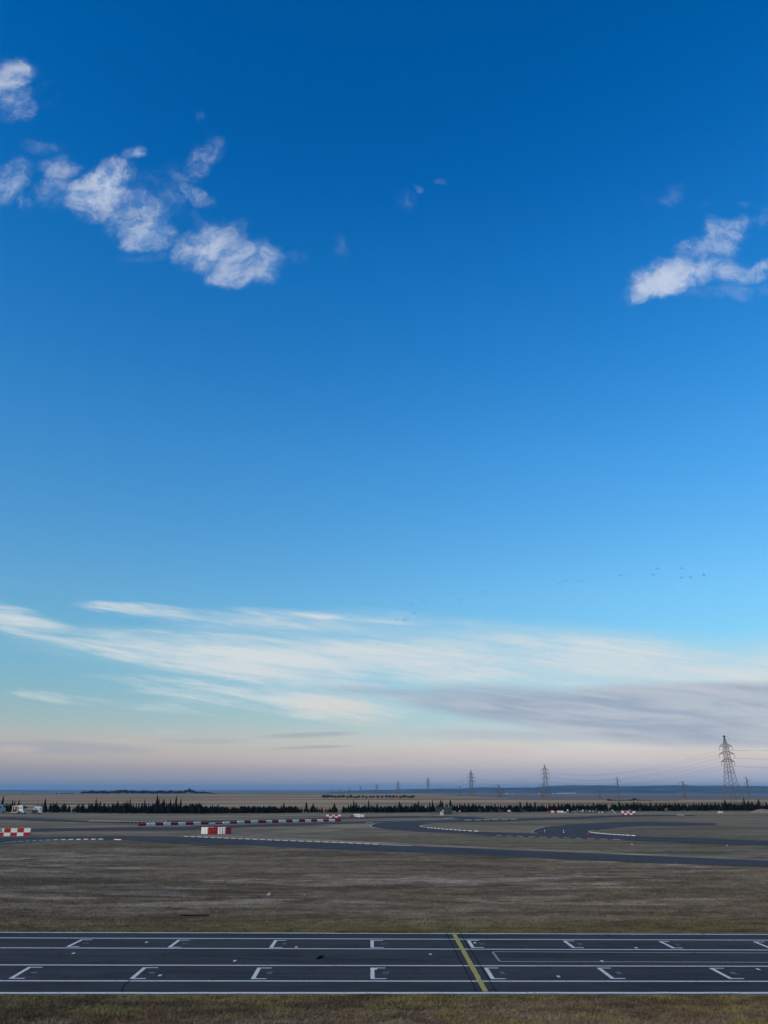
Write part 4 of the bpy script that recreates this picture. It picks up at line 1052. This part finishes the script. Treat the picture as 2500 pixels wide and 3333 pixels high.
def far_trees():
    rm = [round_mesh(s, M['broad']) for s in (31, 32, 33)]; tk = trunk_mesh(M['bark'], 1.0, .13, 4)
    def tree(px, Y, top, wpx, lab, grp, v, lift=.35):
        x, y, z = at(px, Y); hgt = height_at(y, px, top) - z; rx = wpx / 2500 * y * .94 / 2
        t = thing('field_tree', lab, 'tree', (x, y, z), 0, grp)
        link('crown', rm[v % 3], t, (0, 0, hgt * .5), v * 1.3, (rx * 1.1, rx * 1.1, hgt * .72)); link('trunk', tk, t, (0, 0, 0), 0, (hgt * .5,) * 3)
    # round trees along the crest of the stubble field
    row = [(1054, 14, 2588.2), (1066, 16, 2588.6), (1079, 14, 2589.6), (1092, 12, 2590.4), (1104, 12, 2590), (1118, 15, 2589), (1132, 11, 2591), (1142, 9, 2588), (1147, 9, 2591.4), (1157, 10, 2592.2), (1167, 11, 2590), (1181, 10, 2589.8), (1193, 9, 2592), (1206, 9, 2591),
           (1217, 11, 2591), (1229.5, 11, 2589.6), (1243.5, 10, 2590.6), (1257, 12, 2589.6), (1269, 10, 2589), (1280, 10, 2589.6), (1291, 10, 2590.4), (1305, 11, 2590.6), (1315, 8, 2588.4), (1323, 13, 2590.4), (1332, 12, 2590.8), (1343, 14, 2589.4)]
    for i, (px, w, top) in enumerate(row):
        tree(px, 612 + (i % 3) * 5, top, w * 1.15, 'round dark tree, %s from the left in the field-crest row' % ordinal(i), 'row of round trees on the field crest', i)
    # grove on the left skyline
    gv = [(272, 2576.6, 20), (286, 2577, 16), (299, 2574, 20), (313, 2577, 18), (327, 2576, 20), (337, 2574, 16), (350, 2577, 18), (364, 2576, 20), (376, 2574, 18), (388, 2572, 20), (403, 2572, 20), (417, 2574, 18), (430, 2574, 18), (443, 2575, 18), (457, 2574.6, 18), (469, 2574, 18),
          (482, 2575.4, 18), (494, 2576, 18), (508, 2576, 16), (521, 2574, 20), (533, 2574.6, 18), (545, 2577, 18), (556, 2574, 20), (571, 2575.6, 18), (583, 2575, 18), (594, 2577, 16), (604, 2572, 12), (617, 2568.6, 13), (628, 2573.6, 18), (642, 2577, 18), (660, 2577, 18), (674, 2579, 18), (686, 2580.6, 12)]
    for i, (px, top, w) in enumerate(gv):
        nm = 'pointed crown standing highest in the skyline grove' if i == 27 else 'blue-green tree, %s from the left in the skyline grove' % ordinal(i)
        tree(px, 1130 + (i % 4) * 14, top, w * 1.25, nm, 'grove on the left skyline', i + 1)
    for i, px in enumerate((74, 185, 200, 212, 224, 236, 702)):
        tree(px, 1140, 2581.6, 9, 'small distant bush, %s from the left beside the skyline grove' % ordinal(i), 'low bushes on the left skyline', i)
    # field hedge on the right
    hd = [(1981, 12, 2602), (1990, 8, 2604)] + [(1998 + 8 * i, 9, 2605 + (i % 3) * .5) for i in range(7)] + [(2053, 10, 2603.4), (2065, 13, 2599.6), (2076, 9, 2604)] + [(2086 + 7.5 * i, 8, 2605.4 + (i % 2) * .4) for i in range(6)] + [(2137 + 9.5 * i, 6.5, 2606) for i in range(8)]
    for i, (px, w, top) in enumerate(hd):
        tree(px, 480 + (px - 1980) * .05, top - .6, w * 1.2, 'small dark bush, %s from the left in the field hedge at right' % ordinal(i), 'field hedge below the small pylons', i)
    gb = round_mesh(44, M['grey_leaf'], 500)
    x, y, z = g(2171.5, 2645.4); t = thing('shrub', 'pale grey-green shrub standing before the hedge right of board 7', 'shrub', (x, y, z))
    link('crown', gb, t, (0, 0, .75), 0, (.68, .68, .8)); link('trunk', tk, t, (0, 0, 0), 0, (.5,) * 3)
    x, y, z = g(238, 2650.4); t = thing('sapling', 'thin lone sapling before the hedge right of the caravan', 'tree', (x, y, z))
    link('crown', rm[1], t, (0, 0, 1.15), 0, (.42, .42, .45)); link('trunk', tk, t, (0, 0, 0), 0, (.9,) * 3)


far_trees()


# ------------------------------------------------------------------ pylons and cables
def pylon_mesh_parts(thick=1.0):
    """40 m lattice tower with three cross-arms; returns meshes and cable points"""
    hw = lambda z: float(np.interp(z, [0, 13, 26, 33.5, 40], [4.4, 2.75, 1.45, 1.25, .12]))
    b = MB(); zs = [0, 5, 9.5, 13, 15.6, 18, 20.2, 22.2, 24.1, 26, 27.8, 29.6, 31.4, 33.5, 35.6, 37.4, 38.8, 40]
    cn = lambda z: [np.array((sx * hw(z), sy * hw(z), z)) for sx, sy in ((-1, -1), (1, -1), (1, 1), (-1, 1))]
    for i in range(len(zs) - 1):
        A, B = cn(zs[i]), cn(zs[i + 1])
        for q in range(4):
            b.bar(A[q], B[q], .26 * thick); b.bar(A[q], B[(q + 1) % 4], .13 * thick, 0, None, 3); b.bar(A[(q + 1) % 4], B[q], .13 * thick, 0, None, 3)
            if i in (2, 5, 9, 13): b.bar(A[q], A[(q + 1) % 4], .15 * thick, 0, None, 3)
    tower = b.mesh('tower', [M['steel']])
    arms, ins, pts = [], [], []
    for z, L in ((24.4, 4.6), (29.2, 5.4), (34.0, 4.4)):
        a = MB(); w = hw(z)
        for s in (-1, 1):
            tip = np.array((s * L, 0, z))
            for sy in (-1, 1):
                a.bar((s * w, sy * w, z), tip, .26 * thick); a.bar((s * w * .95, sy * w * .95, z + 1.7), tip, .22 * thick)
                for f in (.3, .6): a.bar(np.array((s * w, sy * w, z)) * (1 - f) + tip * f, np.array((s * w * .95, sy * w * .95, z + 1.7)) * (1 - f) + tip * f, .1 * thick, 0, None, 3)
            ins.append((s * L, 0, z)); pts.append((s * L, z - 2.4))
        arms.append(a.mesh('cross_arm', [M['steel']]))
    im = MB(); im.rev([(.05, -2.4), (.17, -2.2), (.08, -1.9), (.17, -1.6), (.08, -1.3), (.17, -1.0), (.08, -.7), (.14, -.4), (.04, 0)], (0, 0, 0), 6)
    return tower, arms, im.mesh('insulator', [M['insul']]), ins, pts


def pylons():
    PX = [2372, 1777, 1536, 1394, 1296, 1226, 1173, 1137, 1107, 1080, 1060, 1042]
    YS = [458, 795, 1074, 1354, 1649, 1950, 2281, 2561, 2863, 3180, 3470, 3790]
    TOP = [2398, 2488, 2506, 2529, 2540.5, 2549, 2556.5, 2561.5, 2565, 2567, 2569, 2571]
    LAB = ['largest lattice pylon, rising behind the hedge at the right edge', 'second largest lattice pylon, behind the hedge right of the middle', 'third largest lattice pylon, with three cross-arms, left of the second',
           'fourth pylon of the big line, above the right end of the round-tree row', 'fifth pylon of the big line, above the round-tree row']
    sets = {1: pylon_mesh_parts(.85), 2: pylon_mesh_parts(1.2)}
    pos = []
    for i, (px, Y, top) in enumerate(zip(PX, YS, TOP)):
        x, y, z = at(px + (16 if i == 0 else 3 if i == 1 else 0), Y); hgt = height_at(y, px, top) - z; pos.append((x, y, z, hgt / 40))
    P0 = (pos[0][0] + 52, 150.0, gz(pos[0][0] + 52, 150)); pos0 = (*P0, 1.0)
    for i, (x, y, z, s) in enumerate([pos0] + pos):
        j = i - 1
        lab = 'lattice pylon standing to the right, outside the picture' if j < 0 else LAB[j] if j < 5 else '%s pylon of the big line, fading into the haze' % ordinal(j)
        nx = ([pos0] + pos)[min(i + 1, len(pos))]; pv = ([pos0] + pos)[max(i - 1, 0)]
        rz = math.atan2(nx[1] - pv[1], nx[0] - pv[0]) - R(90)
        t = thing('pylon', lab, 'pylon', (x, y, z), rz, 'big pylons of the main line'); t.scale = (s, s, s)
        tower, arms, im, ins, _ = sets[1 if j < 2 else 2]
        link('tower', tower, t)
        for a in arms: link('cross_arm', a, t)
        for p in ins: link('insulator', im, t, p)
        if j == 0: MB().box((0, 0, 40.3), (1.5, 1.2, .9), 0, 0, (.7, .7)).build('nest', M['bark'], t)
    allp = [pos0] + pos; pts = sets[1][4]
    side = ['left', 'right']; tier = ['lowest', 'middle', 'top']
    for k_, (ox, oz) in enumerate(pts):
        b = MB(); prev = None
        for i in range(4):
            ends = []
            for q in (i, i + 1):
                x, y, z, s = allp[q]; nx = allp[min(q + 1, len(pos))]; pv = allp[max(q - 1, 0)]; an = math.atan2(nx[1] - pv[1], nx[0] - pv[0]) - R(90)
                ends.append(np.array((x + ox * s * math.cos(an), y + ox * s * math.sin(an), z + oz * s)))
            A, B = ends; sag = 7.5 if i else 6
            P = [A + (B - A) * f - np.array((0, 0, 4 * sag * f * (1 - f))) for f in np.linspace(0, 1, 25)]
            w = (.04, .045, .06, .08)[i]
            for p, q in zip(P[:-1], P[1:]): b.bar(p, q, w, 0, None, 3)
        tag(b.build('power_cable', M['cable']), '%s %s-hand cable strung between the big pylons' % (tier[k_ // 2], side[k_ % 2]), 'cable', 'cables of the main line')
    # lighter line: slim masts with three staggered arms
    b = MB(); hw = lambda z: .85 * (1 - z / 22) + .16; zs = np.linspace(0, 22, 12)
    for i in range(11):
        A = [np.array((sx * hw(zs[i]), sy * hw(zs[i]), zs[i])) for sx, sy in ((-1, -1), (1, -1), (1, 1), (-1, 1))]; B = [np.array((sx * hw(zs[i + 1]), sy * hw(zs[i + 1]), zs[i + 1])) for sx, sy in ((-1, -1), (1, -1), (1, 1), (-1, 1))]
        for q in range(4): b.bar(A[q], B[q], .24); b.bar(A[q], B[(q + 1) % 4], .14, 0, None, 3)
    mast = b.mesh('mast', [M['steel']]); arms = []
    for s, z in ((-1, 21.2), (1, 18.6), (-1, 16.0)):
        a = MB(); a.bar((0, 0, z), (s * 3.6, 0, z), .2); a.bar((0, 0, z + 1.0), (s * 3.4, 0, z), .15); arms.append((a.mesh('cross_arm', [M['steel']]), (s * 3.6, 0, z)))
    im = sets[1][2]
    small = [(2435, 640, 2530, 'slim mast with three staggered arms at the right edge, beside the largest pylon'), (2012, 690, 2530, 'slim staggered-arm mast above board 7'), (2228, 980, 2544, 'slim mast midway between board 7 and the largest pylon'),
             (1952, 1180, 2556, 'slim distant mast left of the one above board 7'), (1770, 1000, 2551, 'slim mast overlapping the left side of the second largest pylon'), (1762, 1500, 2560, 'faint slim mast just left of the second largest pylon'), (1625, 1150, 2554, 'slim mast between the second and third pylons'),
             (1631, 1500, 2563, 'fainter mast close right of another between two pylons'), (1498, 1450, 2560, 'slim mast right of the fourth big pylon'), (1412, 1800, 2568, 'faint mast close right of the fourth big pylon'), (1463, 2100, 2574, 'very faint mast between third and fourth pylons'), (1346, 2300, 2570, 'very faint mast left of the fourth big pylon')]
    for px, Y, top, lab in small:
        x, y, z = at(px + (px - 1250) * .004, Y); s = (height_at(y, px, top) - z) / 22
        t = thing('power_mast', lab, 'power mast', (x, y, z), R(9), 'slim masts of the lighter line'); t.scale = (s * (1.0 if Y < 800 else 1.3), s * (1.0 if Y < 800 else 1.3), s)
        link('mast', mast, t)
        for a, p in arms: link('cross_arm', a, t); link('insulator', im, t, p)


pylons()


# ------------------------------------------------------------------ hills and the far town
def hills():
    m = bpy.data.materials.new('hill_scrub'); m.use_nodes = True; k = NT(m.node_tree); b = k.n['Principled BSDF']
    pos = k.n.new('ShaderNodeNewGeometry').outputs['Position']
    n = k.noise(k.mapping(pos, scale=(.4, .4, 4)), .004, 6, .62, .3)
    k.l.new(k.mix(k.rng(n, .4, .64), (.022, .032, .024), (.10, .095, .075)), b.inputs['Base Color']); b.inputs['Roughness'].default_value = 1.0; b.inputs['Specular IOR Level'].default_value = 0
    r = random.Random(5)
    def ridge(label, prof, Y, depth):
        pxs = np.arange(prof[0][0], prof[-1][0] + 1, 14); tops = np.interp(pxs, [p[0] for p in prof], [p[1] for p in prof])
        ph = [r.uniform(0, 6) for _ in range(6)]; K = 9; vs = []
        for px, tp in zip(pxs, tops):
            X = at(px, Y, 0)[0]; zt = height_at(Y, px, tp) + 1.2 * math.sin(px * .05 + ph[0]) + .8 * math.sin(px * .13 + ph[1])
            for i in range(K):
                f = i / (K - 1); sh = f ** .8
                gul = 1 - .16 * (1 - f) * math.sin(px * .045 + ph[2] + f * 2) - .1 * math.sin(px * .11 + ph[3] + f * 5) * f * (1 - f)
                vs.append((X, Y - depth * (1 - f) * gul, -24 + (zt + 24) * (sh if f < 1 else 1)))
            vs.append((X, Y + depth * .6, zt - 3)); vs.append((X, Y + depth * 1.5, -30))
        Kk = K + 2
        fs = [(i * Kk + j, (i + 1) * Kk + j, (i + 1) * Kk + j + 1, i * Kk + j + 1) for i in range(len(pxs) - 1) for j in range(Kk - 1)]
        o = MB().add(vs, fs).build('hills', m, None, True); tag(o, label, None, None, 'structure')
    ridge('long low blue ridge on the right horizon', [(960, 2586), (1050, 2580), (1120, 2576), (1200, 2572), (1320, 2569), (1430, 2566.5), (1500, 2567.5), (1560, 2563), (1640, 2563.5), (1730, 2564), (1800, 2562), (1860, 2556.4), (1950, 2556.6), (2010, 2558), (2080, 2559.6), (2180, 2556), (2300, 2557.4), (2400, 2557.6), (2500, 2560), (2800, 2562), (3300, 2558), (4200, 2566)], 6600, 1500)
    ridge('faint farther ridge on the left horizon', [(-1800, 2568), (-900, 2571), (-200, 2571), (0, 2572), (60, 2574), (130, 2572.6), (190, 2575), (260, 2573.4), (420, 2576), (560, 2574), (700, 2577), (790, 2575), (860, 2573.5), (930, 2577), (1000, 2577.5), (1150, 2576), (1300, 2575), (1500, 2570)], 9000, 1800)


hills()


def town():
    r = random.Random(9)
    spots = [(1755, 3.4, 8), (1766, 2.6, 6), (1812, 4, 5), (1818, 5, 4), (1824, 4.2, 7), (1830, 5, 4), (1836, 5.4, 5), (1842, 4.6, 5), (1848, 5.2, 5), (1854, 5.6, 4), (1860, 5, 6), (1867, 5.4, 6), (1873, 4.6, 5), (1800, 3, 6), (1650, 2.8, 16), (1668, 2.4, 10), (955, 2.2, 6), (1004, 2, 6)]
    for i, (px, hpx, wpx) in enumerate(spots):
        x, y, z = at(px, 4300 + r.uniform(-60, 60)); k_ = y / 2500 * .94; w, h_ = wpx * k_ * .6, hpx * k_ * .95
        t = thing('far_building', 'tiny pale building, %s from the left at the foot of the blue ridge' % ordinal(sorted(s[0] for s in spots).index(px)), 'building', (x, y, z), r.uniform(-.3, .3), 'pale buildings at the foot of the ridge')
        MB().box((0, 0, h_ * .4), (w, w * .8, h_ * .8)).build('wall', M['wall'], t)
        MB().prism([(-w * .53, h_ * .8), (w * .53, h_ * .8), (0, h_ * 1.05)], -w * .42, w * .42).build('roof', M['wall' if i % 3 else 'rooft'], t)


town()


# ------------------------------------------------------------------ birds
def birds():
    spots = [(1291, 2015.5, 0), (1316, 2017, 0), (1327, 2011, 1), (1347.5, 1995, 0), (1339, 1967.4, 0), (1379.6, 1955.8, 1), (1468, 1932, 0), (1498.5, 1954, 2), (1573.6, 1928, 3),
             (1820, 1899, 0), (1841, 1890.6, 1), (1886, 1891, 1), (2021, 1873.6, 3), (2125, 1868.8, 4), (2141, 1849.6, 0), (2219.6, 1849, 4), (2218.5, 1879, 0), (2249, 1880, 2), (2290, 1870, 4)]
    def parts(flap):
        b = MB(); n = 7; prof = [(.005, -.24), (.035, -.16), (.07, -.02), (.065, .1), (.035, .2), (.04, .25), (.004, .31)]
        vs = [(rr * math.cos(6.283 * i / n), yy, rr * math.sin(6.283 * i / n)) for rr, yy in prof for i in range(n)]
        b.add(vs, [(j * n + i, (j + 1) * n + i, (j + 1) * n + (i + 1) % n, j * n + (i + 1) % n) for j in range(len(prof) - 1) for i in range(n)])
        b.add([(-.02, -.2, 0), (.02, -.2, 0), (.07, -.42, .01), (-.07, -.42, .01)], [(0, 1, 2, 3)])
        body = b.mesh('body', [M['bird']], True); wings = []
        for s in (-1, 1):
            e = R(flap); m1 = (s * .28 * math.cos(e), 0, .28 * math.sin(e)); e2 = R(flap - 22); tip = (m1[0] + s * .34 * math.cos(e2), 0, m1[2] + .34 * math.sin(e2))
            vs = []
            for (x, y, z), c0, c1 in (((s * .03, 0, 0), .14, -.10), (m1, .18, -.06), (tip, .02, -.10)):
                vs += [(x, c0, z + .012), (x, c1, z + .005), (x, c1, z - .005), (x, c0, z - .012)]
            w = MB().add(vs, [(a + i, a + (i + 1) % 4, a + 4 + (i + 1) % 4, a + 4 + i) for a in (0, 4) for i in range(4)] + [(8, 9, 10, 11)])
            wings.append(w.mesh('wing', [M['bird']]))
        return body, wings
    poses = {0: parts(-4), 1: parts(10), 2: parts(38), 3: parts(30), 4: parts(-18)}
    names = ['gliding dark bird', 'dark bird with level wings', 'dark bird with wings raised', 'dark bird banking with raised wing', 'dark bird with drooping wings']
    r = random.Random(2)
    for i, (px, py, ps) in enumerate(sorted(spots)):
        Y = 150 + r.uniform(-8, 8) + (25 if ps == 0 else 0); a, dy, dz = ray(px, py); t_ = Y / dy
        t = thing('bird', '%s, %s from the left in the scattered flock' % (names[ps], ordinal(i)), 'bird', (a * t_, Y, H + dz * t_), R(r.uniform(40, 70)) if ps == 0 else R(r.uniform(-25, 25)), 'flock of birds in flight')
        t.rotation_euler = (0, R(r.uniform(-25, 25) if ps == 3 else r.uniform(-6, 6)), t.rotation_euler[2])
        t.scale = (.68,) * 3
        body, wings = poses[ps]; link('body', body, t)
        for w in wings: link('wing', w, t)


birds()


# ------------------------------------------------------------------ small things on the ground
def bits():
    x, y, z = g(874, 2917)
    b = MB(); r = random.Random(4); vs = [(r.uniform(-.12, .12), r.uniform(-.12, .12), r.uniform(0, .2)) for _ in range(12)]
    b.add(vs, [(i, (i + 3) % 12, (i + 7) % 12) for i in range(12)]); lm = b.mesh('litter', [M['litter']])
    tag(link('litter', lm, None, (x, y, z)), 'crumpled white scrap lying on the grass beyond the straight', 'litter', 'scraps of litter')
    for px, py, s, lab in ((2057, 2751, .7, 'tiny white scrap on the grass right of the striped kerb'), (2366, 2753.5, .55, 'tiny white scrap near the right edge of the infield'), (990, 2914.6, .35, 'speck of white litter right of the crumpled scrap')):
        x, y, z = g(px, py); tag(link('litter', lm, None, (x, y, z), 1.0, (s, s, s)), lab, 'litter', 'scraps of litter')
    a, b_ = np.array(g(588, 2981)), np.array(g(678, 2982)); mid = (a + b_) / 2; L = b_[0] - a[0]
    t = thing('drain', 'dark narrow drain slot in the grass behind the straight', 'drain', (mid[0], mid[1], 0))
    MB().box((0, 0, .028), (L, .09, .056)).build('slot', M['groove'], t); MB().box((0, .065, .022), (L + .06, .03, .044)).build('rim', M['kerb_dark'], t)
    # guard rail before the car lot
    A, B = np.array(g(1700, 2649.0)), np.array(g(2022, 2647.6)); L = math.dist(A[:2], B[:2]); t = thing('guard_rail', 'low pale guard rail before the car lot', 'guard rail', tuple(A), math.atan2(B[1] - A[1], B[0] - A[0]))
    sl = (B[2] - A[2]) / L
    MB().bar((0, 0, .42), (L, 0, .42 + sl * L), .08).build('rail', M['post'], t)
    pm = MB().box((0, .05, .2), (.07, .07, .5)).mesh('post', [M['post']])
    for i in range(15): link('post', pm, t, (L * i / 14, 0, sl * L * i / 14))
    x, y, z = g(2345, 2646.4); tag(MB().prism([(-.8, 0), (.8, 0), (.7, .28), (.2, .5), (-.4, .42)], -.5, .5).build('white_slab', M['concrete']), 'low white slab before the hedge left of the largest pylon', 'slab').location = (x, y, z)
    # earth mound at the right
    n = 26; vs = [(0, 0, 0)]; b = MB(); r = random.Random(8); rings = 6; vs = []
    for j in range(rings + 1):
        f = j / rings
        for i in range(n):
            a = 6.283 * i / n; rr = (1 - f) * (1 + .12 * math.sin(3 * a + 1)) + .02; vs.append((4.6 * rr * math.cos(a), 2.2 * rr * math.sin(a), 1.05 * math.sin(f * 1.57) * r.uniform(.82, 1.1) * (1 if j else 0)))
    b.add(vs, [(j * n + i, j * n + (i + 1) % n, (j + 1) * n + (i + 1) % n, (j + 1) * n + i) for j in range(rings) for i in range(n)] + [tuple(rings * n + i for i in range(n))])
    x, y, z = g(2484, 2645.5); o = b.build('earth_mound', M['earth'], None, True); o.location = (x, y, z - .02); tag(o, 'low heap of pale earth at the right edge before the hedge', 'mound')
    x, y, z = g(1662.5, 2652.5); hgt = height_at(y, 1662, 2636) - z
    t = thing('signal_post', 'thin signal post right of the white box trailer', 'post', (x, y, z)); MB().bar((0, 0, 0), (0, 0, hgt), .09).build('pole', M['post'], t); MB().box((0, 0, hgt), (.22, .15, .4)).build('lamp_head', M['navy'], t)


bits()


# ------------------------------------------------------------------ grass
def grass(name, label, y0, y1, n, hmin, hmax, seed, edge=None, pw=1.0, lim=None):
    rs = np.random.RandomState(seed)
    Y = y0 + (y1 - y0) * rs.rand(n) ** pw; X = (rs.rand(n) - .5) * 2 * (Y * .545 + 1.5)
    if edge is not None: Y = edge(X, rs)
    if lim is not None: ok = Y < lim(X); X, Y = X[ok], Y[ok]; n = len(X)
    bl = 4
    X = np.repeat(X, bl) + rs.normal(0, .035, n * bl); Y = np.repeat(Y, bl) + rs.normal(0, .035, n * bl)
    hgt = hmin + (hmax - hmin) * rs.rand(n * bl) ** 2; a = rs.rand(n * bl) * 6.283; w = .004 + .007 * rs.rand(n * bl) + hgt * .05
    lx, ly = rs.normal(0, .9, n * bl) * hgt, rs.normal(0, .9, n * bl) * hgt
    v = np.empty((n * bl, 3, 3), np.float32)
    v[:, 0] = np.stack([X - np.cos(a) * w, Y - np.sin(a) * w, np.zeros_like(X)], 1); v[:, 1] = np.stack([X + np.cos(a) * w, Y + np.sin(a) * w, np.zeros_like(X)], 1)
    v[:, 2] = np.stack([X + lx, Y + ly, hgt], 1)
    N = n * bl; me = bpy.data.meshes.new(name); me.vertices.add(3 * N); me.vertices.foreach_set('co', v.reshape(-1)); me.loops.add(3 * N); me.loops.foreach_set('vertex_index', np.arange(3 * N, dtype=np.int32))
    me.polygons.add(N); me.polygons.foreach_set('loop_start', np.arange(0, 3 * N, 3, dtype=np.int32)); me.polygons.foreach_set('loop_total', np.full(N, 3, np.int32)); me.materials.append(M['tuft']); me.update()
    tag(link(name, me), label, None, None, 'stuff')


YN, YF = g(1250, 3236.5)[1], g(1250, 3036)[1]
yfar = lambda X: np.interp(X, [g(0, 3034)[0], g(2500, 3041)[0]], [g(0, 3034)[1], g(2500, 3041)[1]])
NEAR_EDGE = np.array(ground_line([(-420, 2772), (-200, 2758), (0, 2748.5), (93, 2740.2), (200, 2735.2), (309, 2734.2), (400, 2735), (620, 2746.5), (813, 2753.5), (1006, 2763), (1260, 2773), (1433, 2780), (1626, 2789.5), (1880, 2799), (2169, 2811), (2500, 2822.5), (3000, 2842)], 4))
NEAR_EDGE = NEAR_EDGE[np.argsort(NEAR_EDGE[:, 0])]
ytrack = lambda X: np.interp(X, NEAR_EDGE[:, 0], NEAR_EDGE[:, 1]) - .35
grass('grass', 'short dry grass along the near side of the straight', 21.5, YN - .22, 70000, .012, .07, 1)
grass('grass', 'ragged green fringe growing beside the near white edge line', 0, 1, 9000, .008, .03, 2, lambda X, rs: YN - .06 - np.abs(rs.normal(0, .12, len(X))))
grass('grass', 'grass spilling over the edge line at the foot of the finish line', 0, 1, 2600, .008, .035, 5, lambda X, rs: np.where(np.abs(X - 3.75) < .75 + .25 * rs.rand(len(X)), YN - .10 + .24 * rs.rand(len(X)) * (.4 + .6 * np.abs(np.sin(X * 5))), YN - .25 - .2 * rs.rand(len(X))))
grass('grass', 'dry tufted grass between the straight and the slanting track', YF + .25, 92, 150000, .015, .07, 3, None, 1.5, ytrack)
grass('grass', 'scattered taller weeds standing in the dry field', YF + 1.5, 92, 14000, .05, .15, 6, None, 1.3, ytrack)
grass('grass', 'scattered taller weeds on the near verge', 21.5, YN - .5, 1500, .04, .12, 7)
grass('grass', 'grass fringe along the far side of the straight', 0, 1, 12000, .02, .08, 4, lambda X, rs: yfar(X) + .05 + np.abs(rs.normal(0, .35, len(X))))


# ------------------------------------------------------------------ haze
def haze():
    m = bpy.data.materials.new('haze_air'); m.use_nodes = True; k = NT(m.node_tree); k.n.remove(k.n['Principled BSDF'])
    v = k.n.new('ShaderNodeVolumePrincipled'); v.inputs['Color'].default_value = (.26, .54, .90, 1); v.inputs['Density'].default_value = 8e-5; v.inputs['Anisotropy'].default_value = 0.0
    k.l.new(v.outputs[0], k.n['Material Output'].inputs['Volume'])
    b = MB(); zt, zb = 66.0, -32.0
    b.box((0, 0, (zt + zb) / 2), (38000, 40000, zt - zb)); o = b.build('haze', m); tag(o, 'thin blue evening haze over the plain', None, None, 'stuff')


haze()
